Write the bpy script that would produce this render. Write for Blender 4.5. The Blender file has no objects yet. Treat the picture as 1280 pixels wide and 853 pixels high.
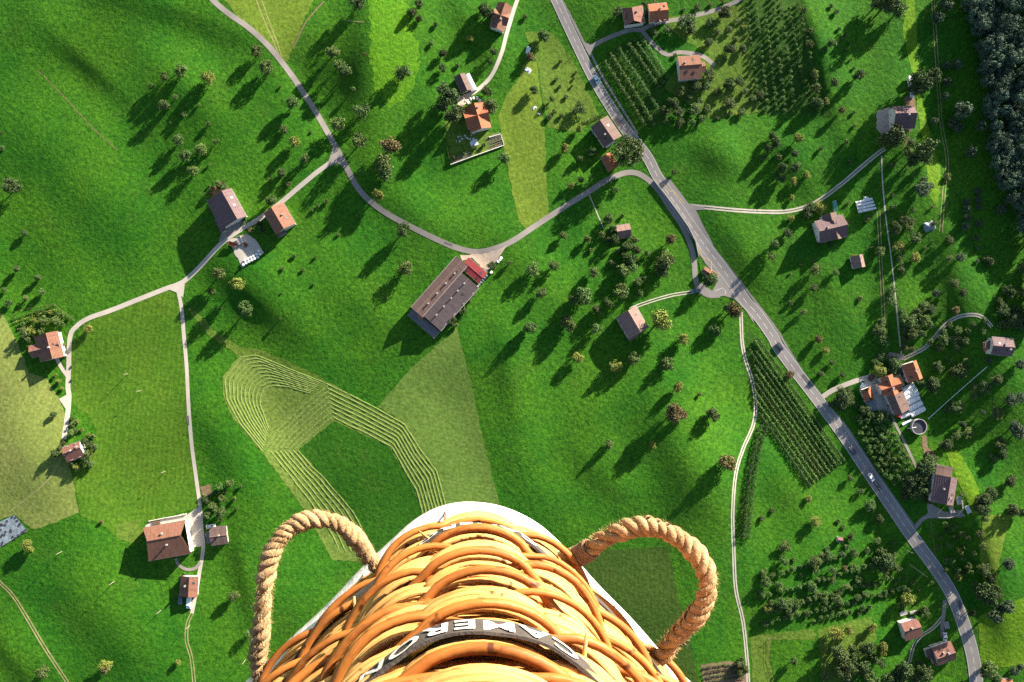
import bpy, bmesh, math, random
import numpy as np
from mathutils import Vector, Matrix
from mathutils.geometry import delaunay_2d_cdt

random.seed(7)
rng = np.random.default_rng(7)
SC = bpy.context.scene
COL = SC.collection
F = 1108.0                      # focal length in photo pixels
ALT = 465.0                     # camera height over the valley floor
SPX = ALT / F                   # metres per photo pixel on the flat
NX, NY = 585.0, 450.0           # where the plumb line leaves the photo

# ------------------------------------------------------------------ camera
nad = Vector(((NX - 640) / F, -(NY - 426.5) / F, -1)).normalized()
zc = -nad
yc = (Vector((0, 1, 0)) - zc * zc.y).normalized()
xc = yc.cross(zc)
R3 = Matrix((xc, yc, zc))       # camera -> world
CAMLOC = Vector((0, 0, ALT))
cam_d = bpy.data.cameras.new('camera'); cam = bpy.data.objects.new('camera', cam_d); COL.objects.link(cam)
cam.matrix_world = Matrix.Translation(CAMLOC) @ R3.to_4x4()
cam_d.sensor_width = 36; cam_d.lens = 36 * F / 1280
cam_d.clip_start = 0.02; cam_d.clip_end = 20000
SC.camera = cam

def ray(px, py):
    return R3 @ Vector(((px - 640) / F, -(py - 426.5) / F, -1))

# ------------------------------------------------------------------ terrain
# ridges: centre px, direction of the crest, length, fall-off on either side (px), height (m)
RIDGES = [
 (468, 50, 88, 70, 24, 50, 5.4), (126, 84, 41, 42, 13, 40, 2.0), (225, 12, 18, 95, 18, 36, 2.6), (50, 30, 120, 40, 16, 30, 2.0),
 (862, 575, 62, 62, 34, 46, 6.0), (700, 545, 70, 50, 30, 40, -2.2), (1150, 140, 85, 120, 34, 26, 2.6), (1240, 690, 75, 70, 16, 40, 5.0),
 (905, 188, 30, 24, 18, 24, 2.4), (1175, 620, 60, 60, 18, 40, 3.2), (110, 215, 50, 90, 34, 44, 2.6), (330, 365, 38, 70, 20, 34, 2.4),
 (560, 170, 70, 50, 26, 40, 2.4), (520, 260, 30, 60, 20, 30, 1.6), (250, 120, 45, 70, 22, 30, 1.8), (480, 395, 40, 60, 26, 34, 1.8),
 (1050, 350, 62, 70, 24, 36, 2.2), (930, 300, 55, 55, 20, 30, 2.2), (660, 330, 45, 60, 24, 30, 1.8), (640, 460, 80, 50, 14, 30, 1.8),
 (300, 560, 60, 50, 24, 40, 2.0), (120, 740, 40, 60, 30, 40, 2.0), (318, 715, 78, 44, 13, 30, 2.0), (395, 120, 60, 60, 16, 30, -2.0),
 (1035, 60, 75, 60, 10, 26, 2.6), (1210, 350, 80, 60, 16, 30, 2.4), (1140, 400, 70, 40, 12, 26, 2.0), (760, 590, 40, 50, 20, 30, 1.8),
 (985, 600, 60, 50, 22, 30, 2.0), (60, 560, 70, 60, 40, 50, 1.5), (870, 690, 70, 60, 24, 40, 2.0), (600, 40, 60, 40, 14, 24, 2.0),
 (40, 800, 50, 40, 14, 30, 1.8), (1000, 200, 50, 40, 16, 26, 2.0), (820, 130, 60, 40, 20, 40, 1.0), (1255, 470, 80, 70, 30, 40, 3.0),
]
_r = np.array(RIDGES, float)
_gx = (_r[:, 0] - NX) * SPX; _gy = -(_r[:, 1] - NY) * SPX
_a = np.radians(_r[:, 2])
_ux, _uy = np.cos(_a), -np.sin(_a)            # along (world)
_nx, _ny = -np.sin(_a), -np.cos(_a)           # image-space normal (-sin, cos) turned to world
_sl = _r[:, 3] * SPX; _sp = _r[:, 4] * SPX; _sn = _r[:, 5] * SPX; _am = _r[:, 6] * 1.25
WAVES = [(0.071, 0.043, 0.4, 0.55), (-0.052, 0.083, 1.9, 0.5), (0.031, -0.112, 3.0, 0.35), (0.131, 0.06, 0.9, 0.2), (-0.15, 0.12, 2.2, 0.16), (0.02, 0.017, 1.2, 1.6)]

def hgt_np(x, y):
    x = np.asarray(x, float); y = np.asarray(y, float)
    h = np.zeros_like(x)
    for i in range(len(_r)):
        dx = x - _gx[i]; dy = y - _gy[i]
        a = dx * _ux[i] + dy * _uy[i]; n = dx * _nx[i] + dy * _ny[i]
        s = np.where(n > 0, _sp[i], _sn[i])
        h += _am[i] * np.exp(-0.5 * ((a / _sl[i]) ** 2 + (n / s) ** 2))
    for kx, ky, p, am in WAVES:
        h += am * np.sin(kx * x + ky * y + p)
    h += 10.0 / (1 + np.exp(-(x - 285) / 26.0))      # the wooded slope beyond the last meadow
    return h

def hgt(x, y):
    dx = x - _gx; dy = y - _gy
    a = dx * _ux + dy * _uy; n = dx * _nx + dy * _ny
    s = np.where(n > 0, _sp, _sn)
    h = float((_am * np.exp(-0.5 * ((a / _sl) ** 2 + (n / s) ** 2))).sum())
    for kx, ky, p, am in WAVES:
        h += am * math.sin(kx * x + ky * y + p)
    return h + 10.0 / (1 + math.exp(-max(-300, min(300, (x - 285) / 26.0))))

def gp(px, py, up=0.0):
    """Point `up` metres over the terrain on the line of sight of a photo pixel."""
    w = ray(px, py); h = 0.0
    for _ in range(5):
        t = (ALT - h - up) / -w.z
        p = CAMLOC + w * t
        h = hgt(p.x, p.y)
    return Vector((p.x, p.y, h + up))

def on(p, up=0.0):
    return Vector((p[0], p[1], hgt(p[0], p[1]) + up))

TX = [0, 320, 640, 950]; TY = [0, 210, 420, 633]; TS = 3.879
def T(t, zx, zy):
    return TX[int(t[0])] + zx / TS, TY[int(t[1])] + zy / TS
def TT(t, *pts):
    return [T(t, a, b) for a, b in pts]

# ------------------------------------------------------------------ materials
def nt(name):
    m = bpy.data.materials.new(name); m.use_nodes = True
    n = m.node_tree.nodes; l = m.node_tree.links
    return m, n, l, n['Principled BSDF']

def c4(c):
    return (c[0], c[1], c[2], 1)

def mixc(n, l, fac, a, b):
    m = n.new('ShaderNodeMix'); m.data_type = 'RGBA'
    for sock, v in ((m.inputs[0], fac), (m.inputs[6], a), (m.inputs[7], b)):
        if hasattr(v, 'is_linked') or isinstance(v, bpy.types.NodeSocket):
            l.new(v, sock)
        else:
            sock.default_value = v if not isinstance(v, tuple) or len(v) == 4 else c4(v)
    return m.outputs[2]

def ramp(n, l, src, p0, p1):
    r = n.new('ShaderNodeMapRange'); r.inputs[1].default_value = p0; r.inputs[2].default_value = p1
    l.new(src, r.inputs[0]); return r.outputs[0]

def noise(n, l, vec, scale, detail=3, rough=0.55):
    x = n.new('ShaderNodeTexNoise'); x.inputs['Scale'].default_value = scale; x.inputs['Detail'].default_value = detail
    x.inputs['Roughness'].default_value = rough
    if vec is not None: l.new(vec, x.inputs['Vector'])
    return x.outputs['Fac']

def plain(name, col, col2=None, scale=2.0, rough=0.8, bump=0.0, bscale=None, metal=0.0, spec=0.3, obj_random=0.0, detail=4):
    m, n, l, b = nt(name)
    b.inputs['Roughness'].default_value = rough; b.inputs['Metallic'].default_value = metal
    b.inputs['Specular IOR Level'].default_value = spec
    tc = n.new('ShaderNodeTexCoord')
    v = tc.outputs['Object']
    out = None
    f = ramp(n, l, noise(n, l, v, scale, detail), 0.3, 0.7)
    out = mixc(n, l, f, col, col2 if col2 else tuple(x * 0.75 for x in col))
    if obj_random:
        oi = n.new('ShaderNodeObjectInfo')
        hs = n.new('ShaderNodeHueSaturation')
        mr = n.new('ShaderNodeMapRange'); mr.inputs[3].default_value = 1 - obj_random; mr.inputs[4].default_value = 1 + obj_random
        l.new(oi.outputs['Random'], mr.inputs[0]); l.new(mr.outputs[0], hs.inputs['Value'])
        mh = n.new('ShaderNodeMapRange'); mh.inputs[3].default_value = 0.5 - obj_random * 0.08; mh.inputs[4].default_value = 0.5 + obj_random * 0.08
        mm = n.new('ShaderNodeMath'); mm.operation = 'FRACT'; m2 = n.new('ShaderNodeMath'); m2.operation = 'MULTIPLY'; m2.inputs[1].default_value = 7.31
        l.new(oi.outputs['Random'], m2.inputs[0]); l.new(m2.outputs[0], mm.inputs[0]); l.new(mm.outputs[0], mh.inputs[0]); l.new(mh.outputs[0], hs.inputs['Hue'])
        l.new(out, hs.inputs['Color']); out = hs.outputs['Color']
    l.new(out, b.inputs['Base Color'])
    if bump:
        bn = n.new('ShaderNodeBump'); bn.inputs['Strength'].default_value = 1; bn.inputs['Distance'].default_value = bump
        l.new(noise(n, l, v, bscale or scale * 4, 4), bn.inputs['Height']); l.new(bn.outputs[0], b.inputs['Normal'])
    return m

def grass(name, lo, hi, alt=None, stripe=None, bump=0.35, mid=0.75, altmix=0.6, bscale=0.42):
    """Meadow: three sizes of colour patch, optional mowing lines (angle, period m, strength), tussocky relief."""
    m, n, l, b = nt(name)
    b.inputs['Roughness'].default_value = 0.9; b.inputs['Specular IOR Level'].default_value = 0.1
    g = n.new('ShaderNodeNewGeometry'); v = g.outputs['Position']
    f1 = ramp(n, l, noise(n, l, v, 0.022, 4, 0.6), 0.36, 0.64)
    f2 = ramp(n, l, noise(n, l, v, 0.13, 4, 0.6), 0.3, 0.7)
    f3 = ramp(n, l, noise(n, l, v, 0.6, 4, 0.75), 0.36, 0.62)
    c = mixc(n, l, f2, lo, hi)
    if alt:
        ma = n.new('ShaderNodeMath'); ma.operation = 'MULTIPLY'; ma.inputs[1].default_value = altmix
        l.new(f1, ma.inputs[0]); c = mixc(n, l, ma.outputs[0], c, alt)
    f4 = ramp(n, l, noise(n, l, v, 0.05, 6, 0.65), 0.56, 0.70)
    mw = n.new('ShaderNodeMath'); mw.operation = 'MULTIPLY'; mw.inputs[1].default_value = 0.26
    l.new(f4, mw.inputs[0]); c = mixc(n, l, mw.outputs[0], c, (hi[0] * .9 + .045, hi[1] * .74, hi[2] + .010))
    dark = tuple(x * 0.42 for x in lo)
    mb = n.new('ShaderNodeMath'); mb.operation = 'MULTIPLY'; mb.inputs[1].default_value = mid
    inv = n.new('ShaderNodeMath'); inv.operation = 'SUBTRACT'; inv.inputs[0].default_value = 1; l.new(f3, inv.inputs[1])
    l.new(inv.outputs[0], mb.inputs[0]); c = mixc(n, l, mb.outputs[0], c, dark)
    if stripe:
        ang, per, st = stripe
        vr = n.new('ShaderNodeVectorRotate'); vr.rotation_type = 'Z_AXIS'; vr.inputs['Angle'].default_value = math.radians(ang)
        l.new(v, vr.inputs['Vector'])
        w = n.new('ShaderNodeTexWave'); w.inputs['Scale'].default_value = 0.314 / per; w.inputs['Distortion'].default_value = 2.0
        w.inputs['Detail'].default_value = 2; w.inputs['Detail Scale'].default_value = 0.6
        l.new(vr.outputs[0], w.inputs['Vector'])
        ms = n.new('ShaderNodeMath'); ms.operation = 'MULTIPLY'; ms.inputs[1].default_value = st
        l.new(w.outputs['Fac'], ms.inputs[0]); c = mixc(n, l, ms.outputs[0], c, tuple(x * 0.5 for x in lo))
    l.new(c, b.inputs['Base Color'])
    bn = n.new('ShaderNodeBump'); bn.inputs['Distance'].default_value = bump * 1.7; bn.inputs['Strength'].default_value = 1
    h = noise(n, l, v, bscale, 5, 0.7)
    l.new(h, bn.inputs['Height']); l.new(bn.outputs[0], b.inputs['Normal'])
    return m

def roofmat(name, c1, c2, row=0.55, rough=0.75, streak=0.8):
    m, n, l, b = nt(name)
    b.inputs['Roughness'].default_value = rough; b.inputs['Specular IOR Level'].default_value = 0.2
    tc = n.new('ShaderNodeTexCoord'); v = tc.outputs['Object']
    f = ramp(n, l, noise(n, l, v, 0.7, 5, 0.65), 0.3, 0.7)
    c = mixc(n, l, f, c1, c2)
    mp = n.new('ShaderNodeMapping'); mp.inputs['Scale'].default_value = (1.6, 0.12, 0.12); l.new(v, mp.inputs['Vector'])
    f2 = ramp(n, l, noise(n, l, mp.outputs[0], 1.0, 3), 0.5, 0.75)
    ms = n.new('ShaderNodeMath'); ms.operation = 'MULTIPLY'; ms.inputs[1].default_value = streak; l.new(f2, ms.inputs[0])
    c = mixc(n, l, ms.outputs[0], c, tuple(x * 0.5 for x in c2))
    w = n.new('ShaderNodeTexWave'); w.bands_direction = 'Y'; w.inputs['Scale'].default_value = 0.314 / row; w.inputs['Distortion'].default_value = 0.6
    l.new(v, w.inputs['Vector'])
    m3 = n.new('ShaderNodeMath'); m3.operation = 'MULTIPLY'; m3.inputs[1].default_value = 0.3; l.new(w.outputs['Fac'], m3.inputs[0])
    c = mixc(n, l, m3.outputs[0], c, tuple(x * 0.6 for x in c1))
    l.new(c, b.inputs['Base Color'])
    bn = n.new('ShaderNodeBump'); bn.inputs['Distance'].default_value = 0.08
    l.new(w.outputs['Fac'], bn.inputs['Height']); l.new(bn.outputs[0], b.inputs['Normal'])
    return m

M = {}
M['meadow'] = grass('meadow_grass', (0.016, 0.104, 0.006), (0.034, 0.150, 0.008), (0.082, 0.195, 0.009), altmix=0.55, stripe=(48, 3.4, 0.14))
M['pale_mown'] = grass('pale_mown_grass', (0.178, 0.225, 0.052), (0.215, 0.255, 0.068), (0.155, 0.215, 0.045), stripe=(25, 2.6, 0.25), bump=0.16)
M['mid_mown'] = grass('mown_grass', (0.048, 0.145, 0.009), (0.070, 0.175, 0.012), (0.12, 0.19, 0.018), stripe=(5, 2.4, 0.3), bump=0.2)
M['tri_mown'] = grass('fresh_mown_grass', (0.10, 0.185, 0.03), (0.13, 0.21, 0.042), (0.115, 0.19, 0.035), stripe=(100, 2.0, 0.22), bump=0.14)
M['cut_hay'] = grass('cut_hay_stubble', (0.095, 0.175, 0.024), (0.13, 0.20, 0.038), (0.17, 0.20, 0.05), bump=0.2)
M['uncut'] = grass('uncut_grass', (0.022, 0.105, 0.006), (0.034, 0.125, 0.008), None, bump=0.3)
M['yellow'] = grass('dry_yellow_grass', (0.115, 0.19, 0.020), (0.155, 0.22, 0.028), (0.10, 0.185, 0.018), stripe=(70, 3.2, 0.2), bump=0.2)
M['sunny'] = grass('painted_sunlit_grass', (0.085, 0.21, 0.009), (0.12, 0.24, 0.012), (0.15, 0.25, 0.015), bump=0.3)  # sunlight painted in: grass lightened for the sunlit slopes
M['bank'] = grass('lime_bank_sun_tint', (0.055, 0.192, 0.007), (0.08, 0.22, 0.009), (0.115, 0.238, 0.010), bump=0.35)  # lime grass, lightened further with painted sunlight
M['dark_mown'] = grass('dark_mown_grass', (0.035, 0.085, 0.010), (0.05, 0.10, 0.014), (0.065, 0.11, 0.018), stripe=(0, 2.2, 0.25), bump=0.2)
M['olive'] = grass('olive_lawn', (0.070, 0.150, 0.016), (0.10, 0.175, 0.022), (0.13, 0.18, 0.03), bump=0.22)
M['lush'] = grass('lush_pasture', (0.022, 0.14, 0.009), (0.042, 0.18, 0.011), (0.085, 0.20, 0.012), bump=0.42)
M['rowfloor'] = grass('orchard_floor', (0.022, 0.085, 0.008), (0.036, 0.11, 0.011), (0.055, 0.115, 0.015), bump=0.25)
M['asphalt'] = plain('asphalt', (0.25, 0.23, 0.222), (0.185, 0.168, 0.166), 0.09, 0.9, detail=7)
M['lane'] = plain('lane_asphalt', (0.25, 0.23, 0.21), (0.17, 0.15, 0.145), 0.10, 0.9, detail=7)
M['concrete'] = plain('pale_concrete', (0.42, 0.38, 0.33), (0.35, 0.31, 0.28), 0.15, 0.9)
M['gravel'] = plain('pink_gravel', (0.44, 0.35, 0.28), (0.34, 0.27, 0.22), 0.6, 0.9, 0.08, 2)
M['dirt'] = plain('bare_soil', (0.20, 0.13, 0.075), (0.12, 0.085, 0.05), 0.7, 0.95, 0.15, 2)
M['rut'] = plain('worn_track', (0.30, 0.26, 0.13), (0.16, 0.17, 0.06), 0.3, 0.95, 0.1, 2)
M['white'] = plain('white_paint', (0.8, 0.8, 0.77), (0.66, 0.66, 0.64), 3, 0.6)
M['marking'] = plain('road_paint', (0.72, 0.72, 0.70), (0.5, 0.5, 0.48), 1.5, 0.7)
M['ymarking'] = plain('yellow_road_paint', (0.62, 0.45, 0.12), (0.45, 0.33, 0.12), 1.5, 0.7)
M['kerb'] = plain('kerb_stone', (0.40, 0.38, 0.36), (0.30, 0.29, 0.28), 1, 0.8)
M['wall'] = plain('render_wall', (0.62, 0.58, 0.52), (0.5, 0.46, 0.42), 0.8, 0.85)
M['wood'] = plain('weathered_boards', (0.16, 0.10, 0.065), (0.09, 0.06, 0.045), 1.2, 0.85, 0.03, 6)
M['stone'] = plain('grey_stone', (0.36, 0.35, 0.33), (0.24, 0.23, 0.22), 1.2, 0.85, 0.05, 5)
M['glass'] = plain('dark_glass', (0.03, 0.035, 0.045), (0.05, 0.055, 0.06), 1, 0.4, spec=0.35)
M['salmon'] = roofmat('salmon_roof_tiles', (0.235, 0.112, 0.075), (0.17, 0.078, 0.054))
M['orange'] = roofmat('orange_roof_tiles', (0.36, 0.13, 0.065), (0.27, 0.09, 0.048))
M['redbrown'] = roofmat('red_brown_roof_tiles', (0.230, 0.106, 0.081), (0.170, 0.076, 0.060))
M['brown'] = roofmat('brown_roof_tiles', (0.158, 0.101, 0.090), (0.112, 0.075, 0.068))
M['purple'] = roofmat('plum_grey_roof_tiles', (0.16, 0.10, 0.105), (0.11, 0.072, 0.08), 1.0)
M['slate'] = roofmat('dark_weathered_roof', (0.105, 0.08, 0.085), (0.065, 0.052, 0.058), 0.8)
M['pinkroof'] = roofmat('faded_pink_roof', (0.260, 0.167, 0.146), (0.205, 0.124, 0.108))
M['redmetal'] = plain('red_sheet_roof', (0.21, 0.028, 0.033), (0.16, 0.022, 0.027), 0.5, 0.5)
M['grey_roof'] = roofmat('grey_slab_roof', (0.17, 0.17, 0.185), (0.12, 0.12, 0.13))
M['tan'] = roofmat('tan_sheet_roof', (0.336, 0.224, 0.112), (0.264, 0.176, 0.096))
M['plastic'] = plain('white_film', (0.68, 0.70, 0.70), (0.52, 0.55, 0.56), 0.8, 0.35, spec=0.5)
M['tarp'] = plain('blue_grey_sheet', (0.22, 0.27, 0.31), (0.12, 0.15, 0.18), 0.7, 0.5, 0.2, 0.8)
M['rubber'] = plain('black_rubber', (0.025, 0.025, 0.027), (0.04, 0.04, 0.04), 3, 0.8)
M['metal'] = plain('galvanised_metal', (0.5, 0.5, 0.5), (0.4, 0.4, 0.4), 3, 0.4, metal=0.7)
M['bark'] = plain('bark', (0.10, 0.075, 0.05), (0.06, 0.045, 0.03), 3, 0.95)
M['rust'] = plain('rusty_steel', (0.25, 0.10, 0.045), (0.14, 0.06, 0.03), 2, 0.8)
LEAF = {
 'fruit': plain('olive_leaves', (0.082, 0.132, 0.033), (0.046, 0.086, 0.018), 0.9, 0.8, obj_random=0.28),
 'dark': plain('dark_leaves', (0.055, 0.09, 0.024), (0.032, 0.062, 0.015), 0.9, 0.8, obj_random=0.25),
 'yellow': plain('yellow_green_leaves', (0.17, 0.19, 0.035), (0.10, 0.14, 0.022), 0.9, 0.8, obj_random=0.2),
 'rust': plain('rust_brown_leaves', (0.145, 0.115, 0.043), (0.09, 0.08, 0.03), 0.9, 0.8, obj_random=0.2),
 'orchard': plain('orchard_leaves', (0.085, 0.155, 0.034), (0.045, 0.10, 0.020), 0.9, 0.8, obj_random=0.2),
 'shade': plain('shade_tinted_leaves', (0.060, 0.10, 0.050), (0.035, 0.065, 0.03), 0.9, 0.8, obj_random=0.2),  # cool shade is mixed into this leaf colour
 'forest': plain('haze_tinted_wood_leaves', (0.066, 0.112, 0.072), (0.042, 0.080, 0.048), 0.7, 0.85, obj_random=0.25),  # blue of skylight and haze painted into the leaf colour
}

# ------------------------------------------------------------------ object helpers
def link(name, me, mats=None, parent=None, loc=None):
    o = bpy.data.objects.new(name, me); COL.objects.link(o)
    if mats is not None and me is not None and not me.materials:
        for m in (mats if isinstance(mats, (list, tuple)) else [mats]): me.materials.append(m)
    if parent: o.parent = parent
    if loc is not None: o.location = loc
    return o

def tag(o, label=None, cat=None, group=None, kind=None):
    if label: o['label'] = label
    if cat: o['category'] = cat
    if group: o['group'] = group
    if kind: o['kind'] = kind
    return o

def empty(name, loc, rz=0):
    o = bpy.data.objects.new(name, None); COL.objects.link(o); o.location = loc; o.rotation_euler = (0, 0, rz); o.empty_display_size = 0.5
    return o

def mesh(name, vs, fs, mat=None, parent=None, smooth=False, loc=None):
    me = bpy.data.meshes.new(name); me.from_pydata([tuple(v) for v in vs], [], fs); me.update()
    if smooth:
        me.polygons.foreach_set('use_smooth', [True] * len(me.polygons))
    return link(name, me, mat, parent, loc)

class MB:
    def __init__(s): s.v = []; s.f = []
    def box(s, cx, cy, cz, sx, sy, sz, rz=0, bev=0):
        c, sn = math.cos(rz), math.sin(rz); b = len(s.v)
        for dz in (-.5, .5):
            for dx, dy in ((-.5, -.5), (.5, -.5), (.5, .5), (-.5, .5)):
                x, y = dx * sx, dy * sy
                s.v.append((cx + x * c - y * sn, cy + x * sn + y * c, cz + dz * sz))
        for q in ((3, 2, 1, 0), (4, 5, 6, 7), (0, 1, 5, 4), (1, 2, 6, 5), (2, 3, 7, 6), (3, 0, 4, 7)):
            s.f.append(tuple(b + i for i in q))
        return s
    def tube(s, pts, rad, k=8, cap=True, closed=False):
        pts = [Vector(p) for p in pts]; n = len(pts); b = len(s.v)
        up = Vector((0, 0, 1))
        for i, p in enumerate(pts):
            a = pts[(i - 1) % n] if (closed or i > 0) else p
            c = pts[(i + 1) % n] if (closed or i < n - 1) else p
            d = (c - a).normalized()
            u = up if abs(d.dot(up)) < 0.9 else Vector((1, 0, 0))
            x = d.cross(u).normalized(); y = x.cross(d)
            r = rad[i] if isinstance(rad, (list, tuple)) else rad
            for j in range(k):
                t = 2 * math.pi * j / k
                s.v.append(tuple(p + x * (math.cos(t) * r) + y * (math.sin(t) * r)))
        m = n if closed else n - 1
        for i in range(m):
            i2 = (i + 1) % n
            for j in range(k):
                j2 = (j + 1) % k
                s.f.append((b + i * k + j, b + i * k + j2, b + i2 * k + j2, b + i2 * k + j))
        if cap and not closed:
            s.f.append(tuple(b + j for j in range(k))[::-1]); s.f.append(tuple(b + (n - 1) * k + j for j in range(k)))
        return s
    def poly(s, pts):
        b = len(s.v); s.v += [tuple(p) for p in pts]; s.f.append(tuple(range(b, b + len(pts)))); return s
    def build(s, name, mat, parent=None, smooth=False, loc=None):
        return mesh(name, s.v, s.f, mat, parent, smooth, loc)

def spline(pts, step=3.0):
    """Catmull-Rom through px points, sampled about every `step` px."""
    P = [Vector((a, b)) for a, b in pts]
    if len(P) == 2:
        n = max(2, int((P[1] - P[0]).length / step)); return [tuple(P[0].lerp(P[1], i / n)) for i in range(n + 1)]
    P = [P[0] * 2 - P[1]] + P + [P[-1] * 2 - P[-2]]
    out = []
    for i in range(1, len(P) - 2):
        a, b, c, d = P[i - 1], P[i], P[i + 1], P[i + 2]
        n = max(1, int((c - b).length / step))
        for k in range(n):
            t = k / n
            out.append(tuple(0.5 * ((2 * b) + (c - a) * t + (2 * a - 5 * b + 4 * c - d) * t * t + (3 * b - a - 3 * c + d) * t ** 3)))
    out.append(tuple(P[-2]))
    return out

def groundline(pts, step=3.0, smooth=True):
    sp = spline(pts, step) if smooth else [q for i in range(len(pts) - 1) for q in spline(pts[i:i + 2], step)[:-1]] + [pts[-1]]
    return [gp(*p) for p in sp]

def offset_line(line, d):
    out = []
    for i, p in enumerate(line):
        a = line[max(0, i - 1)]; c = line[min(len(line) - 1, i + 1)]
        t = Vector((c.x - a.x, c.y - a.y)).normalized()
        q = (p.x - t.y * (-d), p.y - t.x * d)
        out.append(on(q))
    return out

def strip(name, line, width, mat, z, kind='structure', thick=0.0, jitter=0.0):
    """A band laid over the terrain along a ground line; width in metres (number or two ends)."""
    n = len(line); vs = []; fs = []
    for i, p in enumerate(line):
        a = line[max(0, i - 1)]; c = line[min(n - 1, i + 1)]
        t = Vector((c.x - a.x, c.y - a.y)).normalized(); nr = Vector((-t.y, t.x))
        w = width if not isinstance(width, (tuple, list)) else width[0] + (width[1] - width[0]) * i / (n - 1)
        for s in (-.5, -.17, .17, .5):
            j = (random.uniform(-jitter, jitter) if abs(s) == .5 else 0)
            q = (p.x + nr.x * (w * s + j), p.y + nr.y * (w * s + j)); vs.append(on(q, z))
    for i in range(n - 1):
        for j in range(3):
            fs.append((i * 4 + j + 1, i * 4 + j, (i + 1) * 4 + j, (i + 1) * 4 + j + 1))
    o = mesh(name, vs, fs, mat, smooth=True)
    if kind: o['kind'] = kind
    return o

def inside(poly, x, y):
    r = False; n = len(poly); j = n - 1
    for i in range(n):
        xi, yi = poly[i]; xj, yj = poly[j]
        if (yi > y) != (yj > y) and x < (xj - xi) * (y - yi) / (yj - yi) + xi: r = not r
        j = i
    return r

def sheet(name, pts, mat, z, step=4.0, kind='structure', wobble=0.9):
    """A surface patch that follows the terrain inside an outline given in photo pixels."""
    ring = []
    n = len(pts)
    for i in range(n):
        a, b = pts[i], pts[(i + 1) % n]
        k = max(1, int(math.dist(a, b) / step))
        for q in range(k):
            t = q / k; w = wobble if q else 0
            ring.append((a[0] + (b[0] - a[0]) * t + random.uniform(-w, w), a[1] + (b[1] - a[1]) * t + random.uniform(-w, w)))
    xs = [p[0] for p in ring]; ys = [p[1] for p in ring]
    inner = []
    y = min(ys)
    while y < max(ys):
        x = min(xs)
        while x < max(xs):
            q = (x + random.uniform(-.3, .3), y + random.uniform(-.3, .3))
            if inside(ring, *q): inner.append(q)
            x += step
        y += step
    allp = [Vector(p) for p in ring + inner]
    edges = [(i, (i + 1) % len(ring)) for i in range(len(ring))]
    v2, _e, f2, *_ = delaunay_2d_cdt(allp, edges, [], 1, 1e-4)
    f2 = [f for f in f2 if inside(ring, sum(v2[i].x for i in f) / len(f), sum(v2[i].y for i in f) / len(f))]
    vs = [gp(p.x, p.y) + Vector((0, 0, z)) for p in v2]
    fs = []
    for f in f2:
        a, b, c = (vs[i] for i in f[:3])
        fs.append(tuple(f) if (b - a).cross(c - a).z > 0 else tuple(reversed(f)))
    o = mesh(name, vs, fs, mat, smooth=True)
    if kind: o['kind'] = kind
    return o

# ------------------------------------------------------------------ light and sky
p0 = gp(640, 426); p1 = gp(640 - 68, 426 + 73)
SH = Vector((p1.x - p0.x, p1.y - p0.y)).normalized()       # where shadows fall
EL = math.radians(15.5)
sun_d = bpy.data.lights.new('sun', 'SUN'); sun = bpy.data.objects.new('sun', sun_d); COL.objects.link(sun)
sun_d.energy = 5.0; sun_d.angle = math.radians(0.5); sun_d.color = (1.0, 0.89, 0.72)
sd = Vector((SH.x * math.cos(EL), SH.y * math.cos(EL), -math.sin(EL)))
sun.rotation_euler = sd.to_track_quat('-Z', 'Y').to_euler(); sun.location = (0, 0, 600)
W = bpy.data.worlds.new('World'); SC.world = W; W.use_nodes = True
wn = W.node_tree.nodes; wl = W.node_tree.links
sky = wn.new('ShaderNodeTexSky'); sky.sky_type = 'NISHITA'; sky.sun_disc = False
sky.sun_elevation = EL; sky.sun_rotation = math.atan2(-SH.x, -SH.y); sky.altitude = 600
wl.new(sky.outputs[0], wn['Background'].inputs[0]); wn['Background'].inputs[1].default_value = 0.056
SC.view_settings.view_transform = 'Standard'; SC.view_settings.look = 'None'
SC.view_settings.exposure = 2.08; SC.view_settings.gamma = 1; SC.view_settings.use_curve_mapping = False
SC.cycles.max_bounces = 5; SC.cycles.diffuse_bounces = 2; SC.cycles.use_denoising = False

# ------------------------------------------------------------------ ground sheet
def axis(lo, hi, step, far):
    core = list(np.arange(lo, hi + step, step)); a = []; d = step; x = core[-1]
    while x < far: d *= 1.35; x += d; a.append(x)
    b = []; d = step; x = core[0]
    while x > -far: d *= 1.35; x -= d; b.append(x)
    return np.array(b[::-1] + core + a)
gxs = axis(-300, 360, 1.6, 6000); gys = axis(-215, 225, 1.6, 6000)
X, Y = np.meshgrid(gxs, gys); Z = hgt_np(X, Y)
nx_, ny_ = len(gxs), len(gys)
vs = np.stack([X.ravel(), Y.ravel(), Z.ravel()], 1)
ii = (np.arange(ny_ - 1)[:, None] * nx_ + np.arange(nx_ - 1)[None, :]).ravel()
fc = np.stack([ii, ii + 1, ii + nx_ + 1, ii + nx_], 1)
gm = bpy.data.meshes.new('ground'); gm.vertices.add(len(vs)); gm.vertices.foreach_set('co', vs.ravel())
gm.loops.add(fc.size); gm.loops.foreach_set('vertex_index', fc.ravel()); gm.polygons.add(len(fc))
gm.polygons.foreach_set('loop_start', np.arange(0, fc.size, 4)); gm.polygons.foreach_set('loop_total', np.full(len(fc), 4))
gm.update(calc_edges=True); gm.validate(); gm.polygons.foreach_set('use_smooth', [True] * len(fc))
g = link('ground', gm, M['meadow']); g['kind'] = 'structure'
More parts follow.
